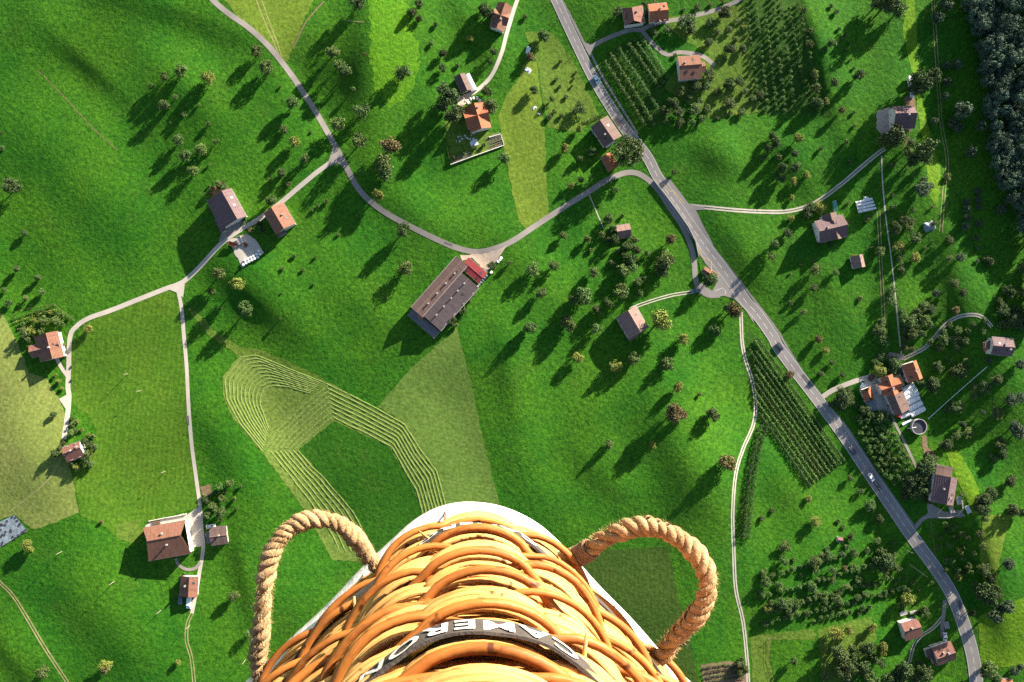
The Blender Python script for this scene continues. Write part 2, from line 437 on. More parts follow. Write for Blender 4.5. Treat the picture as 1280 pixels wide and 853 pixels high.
# ------------------------------------------------------------------ fields
sheet('mown_field', [(-40, 340), (5, 395.6), (23, 430), (36, 466), (59, 474), (75, 500), (82, 518), (79, 549), (90, 595), (99, 640.7), (52, 660), (39, 661), (18, 643), (0, 650), (-40, 668)], M['pale_mown'], .05, 5)
sheet('mown_meadow', [(92, 428), (111, 403), (140, 390), (175, 376), (212, 364), (222, 368), (228, 420), (233, 470), (236, 520), (241, 570), (247, 634), (232, 640), (180, 652), (160, 676), (143, 668), (120, 652), (101, 645), (91, 597), (100, 575), (117, 562), (120, 540), (112, 520), (98, 512), (89, 500), (88, 460)], M['mid_mown'], .054, 5)
sheet('mown_triangle', [(571, 408), (560, 420), (513, 461), (472, 509), (506, 528), (524, 559), (544, 585), (560, 640), (566, 690), (640, 700), (627, 640), (604, 549), (585.5, 466), (574, 420)], M['tri_mown'], .058, 5)
sheet('hay_field', [(301, 443), (278, 472), (280, 497), (291, 523), (330, 569), (382, 640), (415, 700), (600, 712), (566, 690), (560, 640), (544, 585), (524, 559), (506, 528), (467, 509), (405, 475), (320, 440)], M['cut_hay'], .062, 5)
sheet('uncut_plot', [(417, 527), (373, 562), (405, 598), (441, 640), (470, 690), (531, 690), (526, 640), (518, 613), (488, 560), (454, 543)], M['uncut'], .10, 5)
sheet('mown_strip', [(655, 78), (671, 77), (680, 155), (683, 215), (686, 266), (673, 285), (658, 287), (648, 277), (640, 238), (634, 205), (627, 170), (622, 145), (634, 118), (648, 100)], M['yellow'], .05, 5)
sheet('dry_meadow', [(270, -14), (400, -14), (380, 25), (366, 60), (359, 78), (345, 68), (320, 40), (296, 20)], M['yellow'], .05, 5)
sheet('roadside_lawn', [(655, 40), (690, 40), (716, 75), (735, 115), (752, 150), (716, 165), (684, 160), (672, 80)], M['olive'], .054, 5)
sheet('orchard_lawn', [(830, 22), (930, 6), (948, 140), (890, 150), (830, 110), (838, 96), (862, 74), (888, 70), (840, 40)], M['olive'], .058, 5)
sheet('orchard_floor', [(931, -10), (1000, -10), (1040, 146), (948, 143)], M['rowfloor'], .05, 5)
sheet('orchard_floor', [(758, 66), (798, 46), (836, 100), (826, 158), (806, 160), (762, 92)], M['rowfloor'], .05, 5)
sheet('orchard_floor', [(932, 404), (1056, 576), (1011, 610), (950, 525), (934, 470)], M['rowfloor'], .05, 5)
sheet('mown_paddock', [(690, 690), (835, 683), (848, 745), (876, 860), (740, 860)], M['dark_mown'], .05, 5)
sheet('mown_bank', [(938, 796), (1015, 786), (1020, 793), (1018, 800), (964, 800), (961, 822), (970, 860), (941, 860)], M['olive'], .05, 5)
sheet('mown_bank', [(233, 385), (244, 388), (268, 414), (300, 434), (330, 438), (405, 473), (404, 477), (318, 445), (300, 446), (262, 420)], M['olive'], .066, 5)
sheet('orchard_lawn', [(1022, 788), (1050, 780), (1090, 770), (1096, 800), (1060, 860), (1028, 860)], M['olive'], .05, 5)
sheet('garden_ground', [(556, 152), (582, 150), (612, 165), (627, 168), (631, 181), (563, 205)], M['olive'], .054, 4)
sheet('stubble_patch', [(145, 655), (175, 650), (180, 665), (165, 680), (146, 672)], M['olive'], .07, 4)
sheet('painted_sun_slope', [(1228, 645), (1264, 642), (1252, 690), (1246, 720), (1250, 748), (1238, 760), (1224, 700)], M['yellow'], .05, 5)  # these slope sheets lay painted sunlight over the meadow
sheet('painted_sun_slope', [(1222, 770), (1240, 764), (1290, 742), (1290, 832), (1226, 836)], M['sunny'], .05, 5)
sheet('painted_sun_slope', [(1182, 566), (1196, 562), (1214, 590), (1224, 612), (1226, 640), (1216, 646), (1206, 620)], M['sunny'], .056, 5)
sheet('painted_sun_slope', [(462, -12), (504, -12), (512, 20), (520, 50), (524, 82), (518, 108), (506, 126), (488, 136), (468, 110), (461, 60)], M['bank'], .05, 4, wobble=3.5)  # lime bank, its sunlight partly painted in
sheet('painted_sun_slope', [(1132, 0), (1143, 0), (1147, 60), (1151, 120), (1166, 180), (1176, 215), (1172, 262), (1160, 240), (1158, 200), (1150, 160), (1140, 90), (1128, 40)], M['sunny'], .05, 5)  # lighter strip painted where the sun catches the slope

# windrows of cut hay: raised swaths round the uncut plot
def resample(pts, n):
    d = [0]
    for a, b in zip(pts, pts[1:]): d.append(d[-1] + math.dist(a, b))
    out = []
    for i in range(n):
        t = d[-1] * i / (n - 1); k = max(j for j in range(len(d)) if d[j] <= t + 1e-9); k = min(k, len(pts) - 2)
        f = (t - d[k]) / max(1e-9, d[k + 1] - d[k]); out.append((pts[k][0] + (pts[k + 1][0] - pts[k][0]) * f, pts[k][1] + (pts[k + 1][1] - pts[k][1]) * f))
    return out
M['hay'] = plain('drying_hay', (0.16, 0.215, 0.05), (0.11, 0.165, 0.032), 0.8, 0.95, 0.25, 1.6)
ORD = ['first', 'second', 'third', 'fourth', 'fifth', 'sixth', 'seventh', 'eighth', 'ninth', 'tenth', 'eleventh', 'twelfth', 'thirteenth', 'fourteenth', 'fifteenth', 'sixteenth', 'seventeenth', 'eighteenth', 'nineteenth', 'twentieth']
ORD += ['twenty-' + x for x in ORD[:9]] + ['thirtieth'] + ['thirty-' + x for x in ORD[:9]] + ['fortieth'] + ['forty-' + x for x in ORD[:9]] + ['fiftieth'] + ['fifty-' + x for x in ORD[:9]] + ['sixtieth'] + ['sixty-' + x for x in ORD[:9]]
def windrows(outer, inner, n, phrase):
    m = 60
    A, B = resample(outer, m), resample(inner, m)
    for k in range(n):
        t = k / (n - 1)
        px = [(a[0] + (b[0] - a[0]) * t + .22 * math.sin(i * .5 + k), a[1] + (b[1] - a[1]) * t + .2 * math.sin(i * .37 + 2 * k)) for i, (a, b) in enumerate(zip(A, B))]
        line = [gp(*p) for p in px]; vs = []; fs = []
        for i, p in enumerate(line):
            a = line[max(0, i - 1)]; c = line[min(m - 1, i + 1)]
            tv = Vector((c.x - a.x, c.y - a.y)).normalized(); nr = Vector((-tv.y, tv.x))
            hh = (.115 + .05 * math.sin(i * 1.7 + k) + random.uniform(-.06, .06)) * (0.3 if i in (0, m - 1) else 1)
            if random.random() < .06: hh *= .25
            for s, z in ((-.48, -.05), (-.28, hh * .8), (0, hh), (.28, hh * .8), (.48, -.05)):
                s *= random.uniform(.85, 1.15)
                vs.append(on((p.x + nr.x * s, p.y + nr.y * s), z + .09))
        for i in range(m - 1):
            for j in range(4): fs.append((i * 5 + j + 1, i * 5 + j, i * 5 + 5 + j, i * 5 + 6 + j))
        o = mesh('hay_windrow', vs, fs, M['hay'], smooth=True)
        tag(o, f'pale hay swath, {ORD[k]} {phrase}', 'windrow', 'swaths of cut hay in the striped field')
windrows([(408, 480), (440, 495), (472, 512), (505, 530), (524, 561), (545, 588), (558, 636), (564, 690)], [(417, 522), (436, 532), (456, 541), (490, 559), (504, 585), (520, 612), (528, 640), (533, 690)], 8, 'inward of the band nearest the mown triangle')
windrows([(338, 564), (362, 594), (390, 630), (415, 668), (425, 690)], [(372, 563), (390, 584), (405, 598), (441, 640), (468, 690)], 7, 'inward on the lower-left side of the uncut plot')
windrows([(404, 478), (360, 461), (320, 444), (302, 447), (281, 474), (283, 499), (300, 530), (328, 564)], [(388, 492), (360, 484), (342, 482), (330, 486), (325, 496), (325, 506), (330, 520), (336, 536)], 10, 'inward of the nested bends in the field corner')
windrows([(410, 482), (380, 506), (345, 540), (332, 560)], [(417, 520), (395, 538), (375, 556), (368, 562)], 7, 'of the flat swaths between field corner and uncut plot')

M['patch'] = plain('fresh_asphalt_patch', (.11, .10, .10), (.09, .085, .085), .5, .9)
# ------------------------------------------------------------------ roads
ROAD_PX = [(683, -24), (694.7, 0), (718, 50), (743, 100.5), (774, 151), (794, 177), (808.9, 196), (822, 221), (840, 249), (850, 263), (870, 292), (880, 306), (899.5, 331.6), (916, 354), (933.5, 379), (944, 390), (966, 421), (972, 433), (996, 466), (1020, 497), (1053, 542), (1086.6, 592), (1115, 634), (1140.8, 671.7), (1169, 710), (1190, 744), (1207, 788), (1217, 826), (1222, 870)]
main_line = groundline(ROAD_PX, 4)
strip('main_road', main_line, (5.2, 7.2), M['asphalt'], .12)
def side_line(line, d0, d1):
    out = []; n = len(line)
    for i, p in enumerate(line):
        a = line[max(0, i - 1)]; c = line[min(n - 1, i + 1)]; t = Vector((c.x - a.x, c.y - a.y)).normalized()
        d = d0 + (d1 - d0) * i / (n - 1); out.append(on((p.x - t.y * d, p.y + t.x * d)))
    return out
for s in (-1, 1):
    strip('road_edge_line', side_line(main_line, s * 2.35, s * 3.3), .16, M['marking'], .135)
# dashed centre line
mb = MB(); acc = 0
for i in range(len(main_line) - 1):
    a, b = main_line[i], main_line[i + 1]; t = (b - a).normalized(); nr = Vector((-t.y, t.x, 0)) * .10
    if i % 3 != 2 or 28 < i < 48:
        q = [a + nr, a - nr, b - nr, b + nr]; mb.v += [tuple(on(v, .138)) for v in q]; k = len(mb.v); mb.f.append((k - 4, k - 3, k - 2, k - 1))
o = mb.build('centre_line_marking', M['marking']); o['kind'] = 'structure'
# bus bay widening, island, junction apron
sheet('bus_bay', [(829, 222), (838, 225), (849, 239), (860, 254), (868, 257), (880, 259), (880, 262.5), (870, 263), (879, 282), (890, 303), (896, 318), (880, 306), (860, 278), (840, 249)], M['asphalt'], .104, 4, wobble=0)
sheet('bus_bay', [(868, 303), (874, 318), (882, 330), (893, 342), (897, 352), (890, 364), (880, 356), (872, 352), (868, 360), (876, 368), (888, 372), (905, 370), (918, 374), (932, 388), (942, 404), (940, 388), (920, 360), (900, 330), (884, 304), (876, 302)], M['asphalt'], .108, 4, wobble=0)
sheet('grass_island', [(873.5, 326), (880, 335), (890, 345), (894, 352), (890, 357), (882, 354), (876, 344)], M['lush'], .16, 3, wobble=0)
for z, dat in ((.13, [(829, 229), (838, 240), (841, 238), (855, 255), (853, 254)]), (.13, [(874, 311), (878, 322), (889, 327), (889, 338), (900, 343), (895, 347), (889, 339)])):
    strip('bus_stop_marking', groundline(dat, 2, False), .3, M['ymarking'], z + .012)
strip('bus_stop_marking', groundline([(894, 364), (903, 360), (907, 364), (906, 369)], 2, False), .22, M['marking'], .142)

def road(name, pts, w, mat, z, step=3, **k): return strip(name, groundline(pts, step), w, mat, z, **k)
LANE = [(258, -12), (266, 0), (283.6, 15.5), (309, 33.5), (330, 52), (345.8, 69.6), (369, 100.5), (397, 144), (420.5, 185.6), (433.4, 210), (446, 233), (461.8, 251), (485, 268), (516, 284.8), (547, 300), (572.6, 310.5), (598.4, 315), (624, 309), (643, 300), (665.8, 284.8), (699, 263), (738, 238.4), (758.6, 225.5), (779, 217), (794.7, 216.4), (809, 224), (823, 238), (838.5, 261.6), (854, 284.8), (864.3, 310.5), (868, 331), (869.4, 349), (875, 362), (886, 369), (900, 369)]
road('country_lane', LANE, 2.9, M['lane'], .09)
road('country_lane', [(421, 197), (411, 205), (395, 216.5), (371.6, 236), (348, 256), (322, 275), (304, 285), (283.6, 299), (270.7, 310.5), (247.5, 336), (226.9, 354), (211.4, 359.5), (175, 373.7), (139, 388), (110.9, 398), (95.4, 408.5), (87.7, 421.4), (86, 458.7), (85, 484.5), (86.4, 494.8), (85, 515), (80, 549)], 2.4, M['concrete'], .094)
sheet('junction_apron', [(416, 186), (424, 190), (434, 212), (422, 204), (408, 210)], M['lane'], .098, 3, wobble=0)
sheet('junction_apron', [(206, 360), (228, 350), (231, 356), (229, 372), (221, 366)], M['concrete'], .1, 3, wobble=0)
road('country_lane', [(222, 360), (226.9, 385.3), (230, 420), (233.3, 458.7), (235.9, 510), (239.8, 556.6), (244.9, 595), (250, 633), (252, 661), (254, 684.6), (249, 718), (242.5, 754), (239.8, 767)], 1.9, M['concrete'], .102)
road('house_drive', [(71, 448), (77, 460), (84, 470), (86, 476)], 1.8, M['concrete'], .106)
sheet('house_drive', [(74, 499), (86, 492), (88, 503), (84, 514)], M['concrete'], .108, 3, wobble=0)
road('loop_path', [(219.5, 698), (224, 707), (234, 712), (245, 710), (250, 703)], 1.6, M['lane'], .106)
sheet('farm_yard', [(232, 648), (236, 642), (248, 634), (253, 640), (255, 682), (241, 685), (236, 668)], M['concrete'], .106, 4)
sheet('farm_yard', [(183, 655), (230, 642), (236, 644), (234, 654), (180, 668)], M['concrete'], .11, 4)
def twin_track(pts, gap, w, z, mat='rut', name='farm_track'):
    ln = groundline(pts, 3)
    for s in (-.5, .5): strip(name, side_line(ln, s * gap, s * gap), w, M[mat], z, jitter=.06)
twin_track([(240, 767), (234.6, 780), (233.3, 800.6), (239.8, 826), (244, 870)], 1.3, .5, .07)
twin_track([(-14, 712), (0, 728.4), (15.5, 743.9), (33.5, 772), (56.7, 811), (92, 865)], 1.25, .6, .07)
twin_track([(868, 365), (838.5, 369.5), (805, 379.5), (787, 387)], 1.3, .55, .074, 'concrete')
twin_track([(863, 257.7), (887.5, 260), (920, 263), (950, 264.7), (981, 264.7), (1006.7, 259), (1027, 248.7), (1053, 229.3), (1076, 209.5), (1096, 193), (1106, 186)], 1.35, .85, .08, 'concrete', 'concrete_track')
twin_track([(926, 390), (927.5, 425), (931.3, 448), (940.3, 476.7), (944.2, 505), (941.6, 531), (928.7, 561.8), (919.7, 592.7), (915.9, 640), (917, 684.6), (919.7, 736), (928.7, 777.4), (933.9, 826), (936, 870)], 1.2, .75, .08, 'concrete', 'concrete_track')
twin_track([(1129, 449), (1151, 438), (1161, 430), (1182, 406), (1200, 395.6), (1220.7, 394), (1232, 400), (1240, 409)], 1.25, .8, .084, 'concrete', 'concrete_track')
twin_track([(1179.4, 770), (1166.5, 785), (1151, 795.4), (1142, 808), (1137, 828)], 1.2, .6, .076, 'concrete')
twin_track([(1098, 264), (1101, 330), (1104.7, 403)], 1.4, .45, .06)
twin_track([(1176, 290), (1180, 240), (1184, 200), (1176, 150), (1170, 60), (1166, 0)], 1.5, .4, .06)
road('farm_path', [(1102, 195), (1103, 225), (1107, 270), (1113.7, 320.9), (1117.6, 354.4), (1125, 430), (1128, 446)], .7, M['concrete'], .07)
road('house_drive', [(735.4, 61), (756, 49.5), (784.4, 38.7), (802.4, 37), (820.5, 29.6), (859, 22), (897.8, 11.6), (931, -3), (945, -12)], 2.2, M['lane'], .098)
road('house_drive', [(802.4, 38.7), (810, 48), (820, 59), (833.3, 68.3), (850, 65.7), (872, 68.3), (884, 74), (893, 82)], 2.3, M['lane'], .102)
sheet('junction_apron', [(728, 52), (738, 56), (748, 54), (740, 64), (738, 72), (732, 62)], M['asphalt'], .106, 3, wobble=0)
road('footpath', [(694, -14), (701.9, 0), (717, 28), (731, 57)], 1.3, M['lane'], .086)
road('footpath', [(738, 66), (752, 94), (775, 132), (790, 156), (797, 168)], 1.2, M['lane'], .09)
road('footpath', [(881, 296), (906, 328), (938, 369), (970, 411), (985, 436), (1018, 489)], 1.1, M['lane'], .086)
road('footpath', [(1031, 502), (1060, 537), (1095, 590), (1130, 640), (1142, 657)], 1.1, M['lane'], .086)
road('house_drive', [(652, -12), (646, 2), (640, 20), (633, 43.8), (626.8, 67), (613.9, 95.4), (595.8, 113.4), (580, 122), (574, 131)], 2.0, M['concrete'], .09)
sheet('house_drive', [(570, 122), (584, 117), (588, 122), (578, 134), (572, 132)], M['gravel'], .096, 3)
road('farm_drive', [(1027, 497), (1042.8, 487), (1068.6, 476.7), (1092, 470)], 2.6, M['concrete'], .098)
sheet('farm_yard', [(1078, 481), (1084, 474), (1093, 467), (1098, 474), (1096, 482), (1105, 498), (1116, 517), (1113, 520), (1098, 514), (1092, 500)], M['concrete'], .102, 3)
road('farm_path', [(1112, 516), (1122, 536), (1134, 560), (1149, 592)], 1.4, M['lane'], .094)
sheet('farm_yard', [(1107, 447), (1112, 440), (1130, 443), (1131, 450), (1112, 452)], M['lane'], .1, 3)
sheet('gravel_yard', [(575, 319), (602, 318), (624, 312), (634, 306), (622, 326), (612, 336), (606, 338), (590, 322), (578, 326)], M['gravel'], .1, 3)
road('house_drive', [(1143, 661), (1152, 650), (1160, 645), (1164, 640)], 2.2, M['lane'], .1)
sheet('farm_yard', [(1158, 628), (1165, 630), (1180, 640), (1202, 638), (1207, 645), (1185, 649), (1170, 648), (1160, 648)], M['lane'], .104, 3)
road('house_drive', [(1181, 750), (1179.6, 765), (1178, 782), (1178, 797)], 2.0, M['lane'], .1)
road('footpath', [(736.7, 244), (746, 266), (754.7, 286)], .5, M['concrete'], .07)
sheet('barn_yard', [(1096, 140), (1112, 134), (1114, 150), (1116, 168), (1104, 172), (1095, 160)], M['gravel'], .08, 3)
sheet('barn_yard', [(1130, 122), (1142, 116), (1146, 150), (1134, 172), (1128, 186), (1138, 176)], M['dirt'], .08, 3)
sheet('bare_soil', [(1152, 545), (1158, 545), (1160, 560), (1172, 570), (1170, 580), (1156, 572), (1153, 560)], M['dirt'], .08, 3)
sheet('concrete_yard', [T('01', 1105, 352), T('01', 1195, 318), T('01', 1235, 345), T('01', 1280, 412), T('01', 1175, 485)], M['concrete'], .11, 3)
sheet('barn_forecourt', [T('01', 1062, 362), T('01', 1075, 300), T('01', 1150, 258), T('01', 1190, 262), T('01', 1130, 318)], M['lane'], .106, 3)
sheet('bare_soil', TT('02', (970, 730), (1025, 720), (1025, 770), (985, 790)), M['dirt'], .07, 3)
sheet('vegetable_bed', [(876, 831), (912, 826), (934, 830), (936, 860), (880, 860)], M['dirt'], .06, 3)
sheet('flower_bed', TT('01', (1010, 130), (1060, 60), (1110, 90), (1060, 140)), M['dirt'], .06, 3)
# drains, wires in the grass: narrow worn lines
road('worn_line', TT('00', (180, 340), (300, 460), (420, 590), (480, 650), (570, 730)), .35, M['dirt'], .055)
road('worn_line', [(405, 2), (392, 16), (380, 32), (366, 62)], .7, M['dirt'], .07)
road('hose_line', [(1233.6, 458.7), (1200, 488), (1160, 524)], .3, M['white'], .12)
road('worn_line', [(1163, 650), (1166, 672), (1169, 694)], .4, M['dirt'], .07)

# ------------------------------------------------------------------ buildings
WIN_FRAME = None
def window_meshes():
    a = MB()
    for x, z, sx, sz in ((0, .62, 1.16, .09), (0, -.62, 1.16, .09), (-.54, 0, .09, 1.16), (.54, 0, .09, 1.16), (0, 0, .06, 1.16)): a.box(x, .05, z, sx, .1, sz)
    fo = a.build('window', M['white']); b = MB().box(0, .025, 0, 1.0, .05, 1.15).build('pane', M['glass'])
    d = MB().box(0, .06, 0, 1.1, .12, 2.1).build('door', M['wood']); h = MB().box(.4, .15, 0, .06, .08, .16).build('handle', M['metal'])
    out = [x.data for x in (fo, b, d, h)]
    for x in (fo, b, d, h): bpy.data.objects.remove(x)
    return out
WF, WP, DM, DH = window_meshes()

def block(root, dx, dy, L, W, rot, eave, pitch, mat, off=0.0, hip=0.0, wall='wall', over=.5, base=-1.2, chim=(), openings=True, flat=False):
    """Walls, roof and openings of one block; metres, local to root."""
    T_ = Matrix.Translation((dx, dy, 0)) @ Matrix.Rotation(rot, 4, 'Z')
    hl, hw = L / 2, W / 2; yr = off * hw; rz = eave + pitch * hw
    if flat: rz = eave + .25
    v = []; f = []
    for x in (-hl, hl):
        v += [(x, -hw, base), (x, hw, base), (x, hw, eave), (x, yr, rz - .02), (x, -hw, eave)] if not hip else [(x, -hw, base), (x, hw, base), (x, hw, eave), (x, yr, eave), (x, -hw, eave)]
    f = [(0, 4, 3, 2, 1), (5, 6, 7, 8, 9), (0, 5, 9, 4), (1, 2, 7, 6)]
    mesh('wall', v, f, M[wall], root).matrix_local = T_
    t = .22; e = over; s1 = (rz - eave) / (hw + yr) if hw + yr else 0; s2 = (rz - eave) / (hw - yr)
    hx = hip * hw; v = []
    for sx in (-1, 1):
        x = sx * (hl + e); xr = sx * (hl + e - hx)
        v += [(x, -hw - e, eave - s1 * e + t), (xr, yr, rz + t), (x, hw + e, eave - s2 * e + t), (x, hw + e, eave - s2 * e), (xr, yr, rz), (x, -hw - e, eave - s1 * e)]
    f = [(0, 6, 7, 1), (1, 7, 8, 2), (2, 8, 9, 3), (3, 9, 10, 4), (4, 10, 11, 5), (5, 11, 6, 0), (0, 1, 4, 5), (1, 2, 3, 4), (6, 11, 10, 7), (7, 10, 9, 8)]
    rf = mesh('roof', v, f, M[mat], root); rf.matrix_local = T_
    if not flat:
        MB().tube([(-hl - e + hx, yr, rz + t), (hl + e - hx, yr, rz + t)], .16, 6).build('ridge_cap', M['pinkroof' if mat in ('brown', 'slate', 'purple', 'redbrown') else mat], rf)
        if openings and L > 9 and not hip:
            for i_ in range(random.randint(1, 3)):
                u_ = random.uniform(-.38, .38) * L; sg = random.choice((-1, 1)); y_ = yr + sg * (hw - sg * yr) * random.uniform(.35, .7); s_ = s2 if sg > 0 else s1; z_ = rz - abs(y_ - yr) * s_
                sk = MB().box(0, 0, 0, 1.1, 1.3, .12).build('skylight', M['glass'], rf); sk.matrix_local = Matrix.Translation((u_, y_, z_ + t + .03)) @ Matrix.Rotation(-sg * math.atan(s_), 4, 'X')
        for sgn in (-1, 1):
            yy = sgn * (hw + e + .06); zz = eave - (s2 if sgn > 0 else s1) * e + t * .4
            MB().tube([(-hl - e, yy, zz), (hl + e, yy, zz)], .07 if L < 25 else .15, 6).build('gutter', M['metal' if L < 25 else 'kerb'], rf)
        for (u, w) in chim:
            y = w * hw; s = s2 if y > yr else s1; z = rz - abs(y - yr) * s
            MB().box(u * hl, y, z + .5, .75, .65, 1.7).box(u * hl, y, z + 1.42, .9, .8, .12).build('chimney', M['stone'], rf)
    if openings:
        k = 0
        for sgn in (-1, 1):
            n = max(1, min(4, int(L / 3)))
            for i in range(n):
                x = -hl + L * (i + .5) / n
                for zz in ([1.6] if eave < 4.2 else [1.5, 4.1]):
                    if sgn < 0 and i == n // 2 and zz < 2:
                        d = bpy.data.objects.new('door', DM); h = bpy.data.objects.new('handle', DH); zp = 1.1
                    else:
                        d = bpy.data.objects.new('window', WF); h = bpy.data.objects.new('pane', WP); zp = zz
                    COL.objects.link(d); COL.objects.link(h); d.parent = root; h.parent = d
                    d.matrix_local = T_ @ Matrix.Translation((x, sgn * (hw + .004), zp)) @ Matrix.Rotation(0 if sgn > 0 else math.pi, 4, 'Z')
        if not hip:
            for sgn in (-1, 1):
                for y in (-hw * .45, hw * .45):
                    d = bpy.data.objects.new('window', WF); h = bpy.data.objects.new('pane', WP); COL.objects.link(d); COL.objects.link(h); d.parent = root; h.parent = d
                    d.matrix_local = T_ @ Matrix.Translation((sgn * (hl + .004), y, 1.7)) @ Matrix.Rotation(-sgn * math.pi / 2, 4, 'Z')
    return rf

def wang(px, py, ang):
    a = gp(px, py); b = gp(px + 6 * math.cos(math.radians(ang)), py + 6 * math.sin(math.radians(ang)))
    return math.atan2(b.y - a.y, b.x - a.x)

def mpp(px, py):
    """metres per photo pixel on the ground there"""
    return (gp(px + 3, py) - gp(px - 3, py)).length / 6

def house(label, cat, name, c, ang, blocks, group='houses and barns among the meadows', up=4.0):
    """blocks: (dx, dy, L, W in photo px, rot deg, eave m, pitch, roof, options)"""
    p = gp(c[0], c[1], up); s = mpp(*c)
    r = empty(name, on(p), wang(c[0], c[1], ang)); tag(r, label, cat, group)
    for b in blocks:
        kw = b[8] if len(b) > 8 else {}
        block(r, b[0] * s, b[1] * s, b[2] * s, b[3] * s, math.radians(b[4]), b[5], b[6], M[b[7]] and b[7], **kw)
    return r, s
z = 1 / TS
H = house
CH = {'chim': [(.1, .3)]}
H('narrow salmon-roofed house with a white gable beside the drive at the top edge', 'house', 'village_house', T('10', 1187, 85), 109.6, [(0, 0, 120 * z, 62 * z, 0, 4.6, .62, 'salmon', dict(chim=[(.3, .2)])), (0, 0, 70 * z, 52 * z, 90, 4.5, .72, 'salmon', dict(openings=False))])
r, s = H('small brown-roofed garage below the tall trees with a white car port', 'garage', 'garage', T('10', 1003, 403), 66, [(0, 0, 78 * z, 46 * z, 0, 2.6, .5, 'brown', dict(off=.2))], up=3)
H('lean-to car port with white corrugated cover beside the small garage', 'car port', 'car_port', T('10', 1040, 400), 64, [(0, 0, 82 * z, 26 * z, 0, 2.3, .15, 'plastic', dict(flat=True, openings=False, over=.2))], up=2.5)
H('cross-gabled house with bright orange tiles above the walled garden', 'house', 'village_house', T('10', 1073, 572), 74, [(0, 0, 116 * z, 92 * z, 0, 4.6, .58, 'orange', dict(chim=[(-.7, .3)], off=.06)), (-4 * z, -2 * z, 106 * z, 78 * z, 90, 4.5, .68, 'orange', dict(openings=False))])
H('brown-hipped house with a salmon roof slope, nearest the drive junction', 'house', 'village_house', T('20', 590, 78), 82, [(0, 0, 80 * z, 88 * z, 0, 4.4, .5, 'redbrown', dict(off=-.2, hip=.3, chim=[(-.3, .3)])), (2 * z, -22 * z, 44 * z, 50 * z, 90, 4.1, .45, 'salmon', dict(openings=False))])
H('orange-ridged house with a red front slope beside the brown-hipped house', 'house', 'village_house', T('20', 708, 62), -6, [(0, 0, 82 * z, 78 * z, 0, 4.4, .5, 'orange', dict(chim=[(.2, .3)])), (0, -18 * z, 50 * z, 34 * z, 90, 4.0, .5, 'redbrown', dict(openings=False))])
H('broad salmon-roofed farmhouse with a small side wing at the vine-like orchard rows', 'house', 'farmhouse', T('20', 862, 328), -5, [(0, 0, 100 * z, 104 * z, 0, 5.0, .36, 'salmon', dict(chim=[(-.5, .4)], off=.1)), (58 * z, 2 * z, 34 * z, 34 * z, 0, 3.6, .4, 'salmon', dict(openings=False))], up=5)
H('red-brown barn with one salmon slope standing against the main road', 'barn', 'barn', T('20', 455, 640), 56, [(0, 0, 108 * z, 90 * z, 0, 4.6, .55, 'brown', dict(chim=[(.2, -.4)])), (56 * z, -14 * z, 14 * z, 40 * z, 0, 3.0, .3, 'plastic', dict(flat=True, openings=False, over=.1))])
H('small bright red shed tucked under the great round tree', 'shed', 'shed', T('20', 474, 785), 60, [(0, 0, 70 * z, 48 * z, 0, 2.6, .5, 'orange', dict(openings=True))], up=3)
H('dark-roofed barn with a salmon upper slope on the gravel yard by the shaded meadow', 'barn', 'barn', T('30', 693, 572), -2, [(0, 0, 98 * z, 100 * z, 0, 4.8, .6, 'purple', dict(off=.25, chim=[(.2, .1)]))])
H('dark cross-gabled farmhouse where the twin-rut concrete track climbs', 'house', 'farmhouse', T('31', 346, 295), -14, [(0, 0, 132 * z, 96 * z, 0, 4.8, .58, 'purple', dict(chim=[(-.4, .2)])), (8 * z, 30 * z, 76 * z, 62 * z, 90, 4.5, .5, 'brown', dict(openings=False)), (12 * z, -10 * z, 84 * z, 44 * z, 90, 4.9, .8, 'brown', dict(openings=False))], up=5)
H('tiny dark field shed with one pink slope below the cross-gabled farmhouse', 'shed', 'field_shed', T('31', 475, 455), 78, [(0, 0, 52 * z, 52 * z, 0, 2.4, .5, 'pinkroof', dict(off=.25))], up=2.5)
H('small hay shed with a beige upper slope at the end of the thin path', 'shed', 'field_shed', T('21', 541, 308), -9, [(0, 0, 58 * z, 56 * z, 0, 2.6, .5, 'pinkroof', dict(off=.05))], up=2.5)
H('blue-grey and pink roofed barn above the cropped meadow, at the end of the rutted track', 'barn', 'barn', T('21', 583, 750), 60, [(0, 0, 112 * z, 104 * z, 0, 4.4, .52, 'pinkroof', dict(off=.1)), (52 * z, -30 * z, 30 * z, 36 * z, 0, 2.6, .3, 'pinkroof', dict(openings=False))])
H('tiny pink-roofed bus shelter on the traffic island', 'bus shelter', 'bus_shelter', T('21', 945, 503), 35, [(0, 0, 36 * z, 28 * z, 0, 2.2, .3, 'salmon', dict(openings=False, over=.25))], up=2.5)
H('salmon-roofed house with a nearly black rear slope beside the cross lane', 'house', 'village_house', T('11', 115, 245), 59, [(0, 0, 112 * z, 100 * z, 0, 5.0, .62, 'salmon', dict(chim=[(-.1, .45)], off=-.1)), (52 * z, -32 * z, 38 * z, 36 * z, 90, 3.0, .4, 'brown', dict(openings=False))], up=5)
H('big plum-grey roofed barn with a narrow salmon slope, its garden plot behind', 'barn', 'barn', T('01', 1098, 205), 61, [(-6 * z, 4 * z, 145 * z, 124 * z, 0, 5.0, .5, 'purple', dict(off=.42)), (44 * z, -64 * z, 66 * z, 18 * z, 0, 3.4, .3, 'purple', dict(openings=False, flat=True))], up=5)
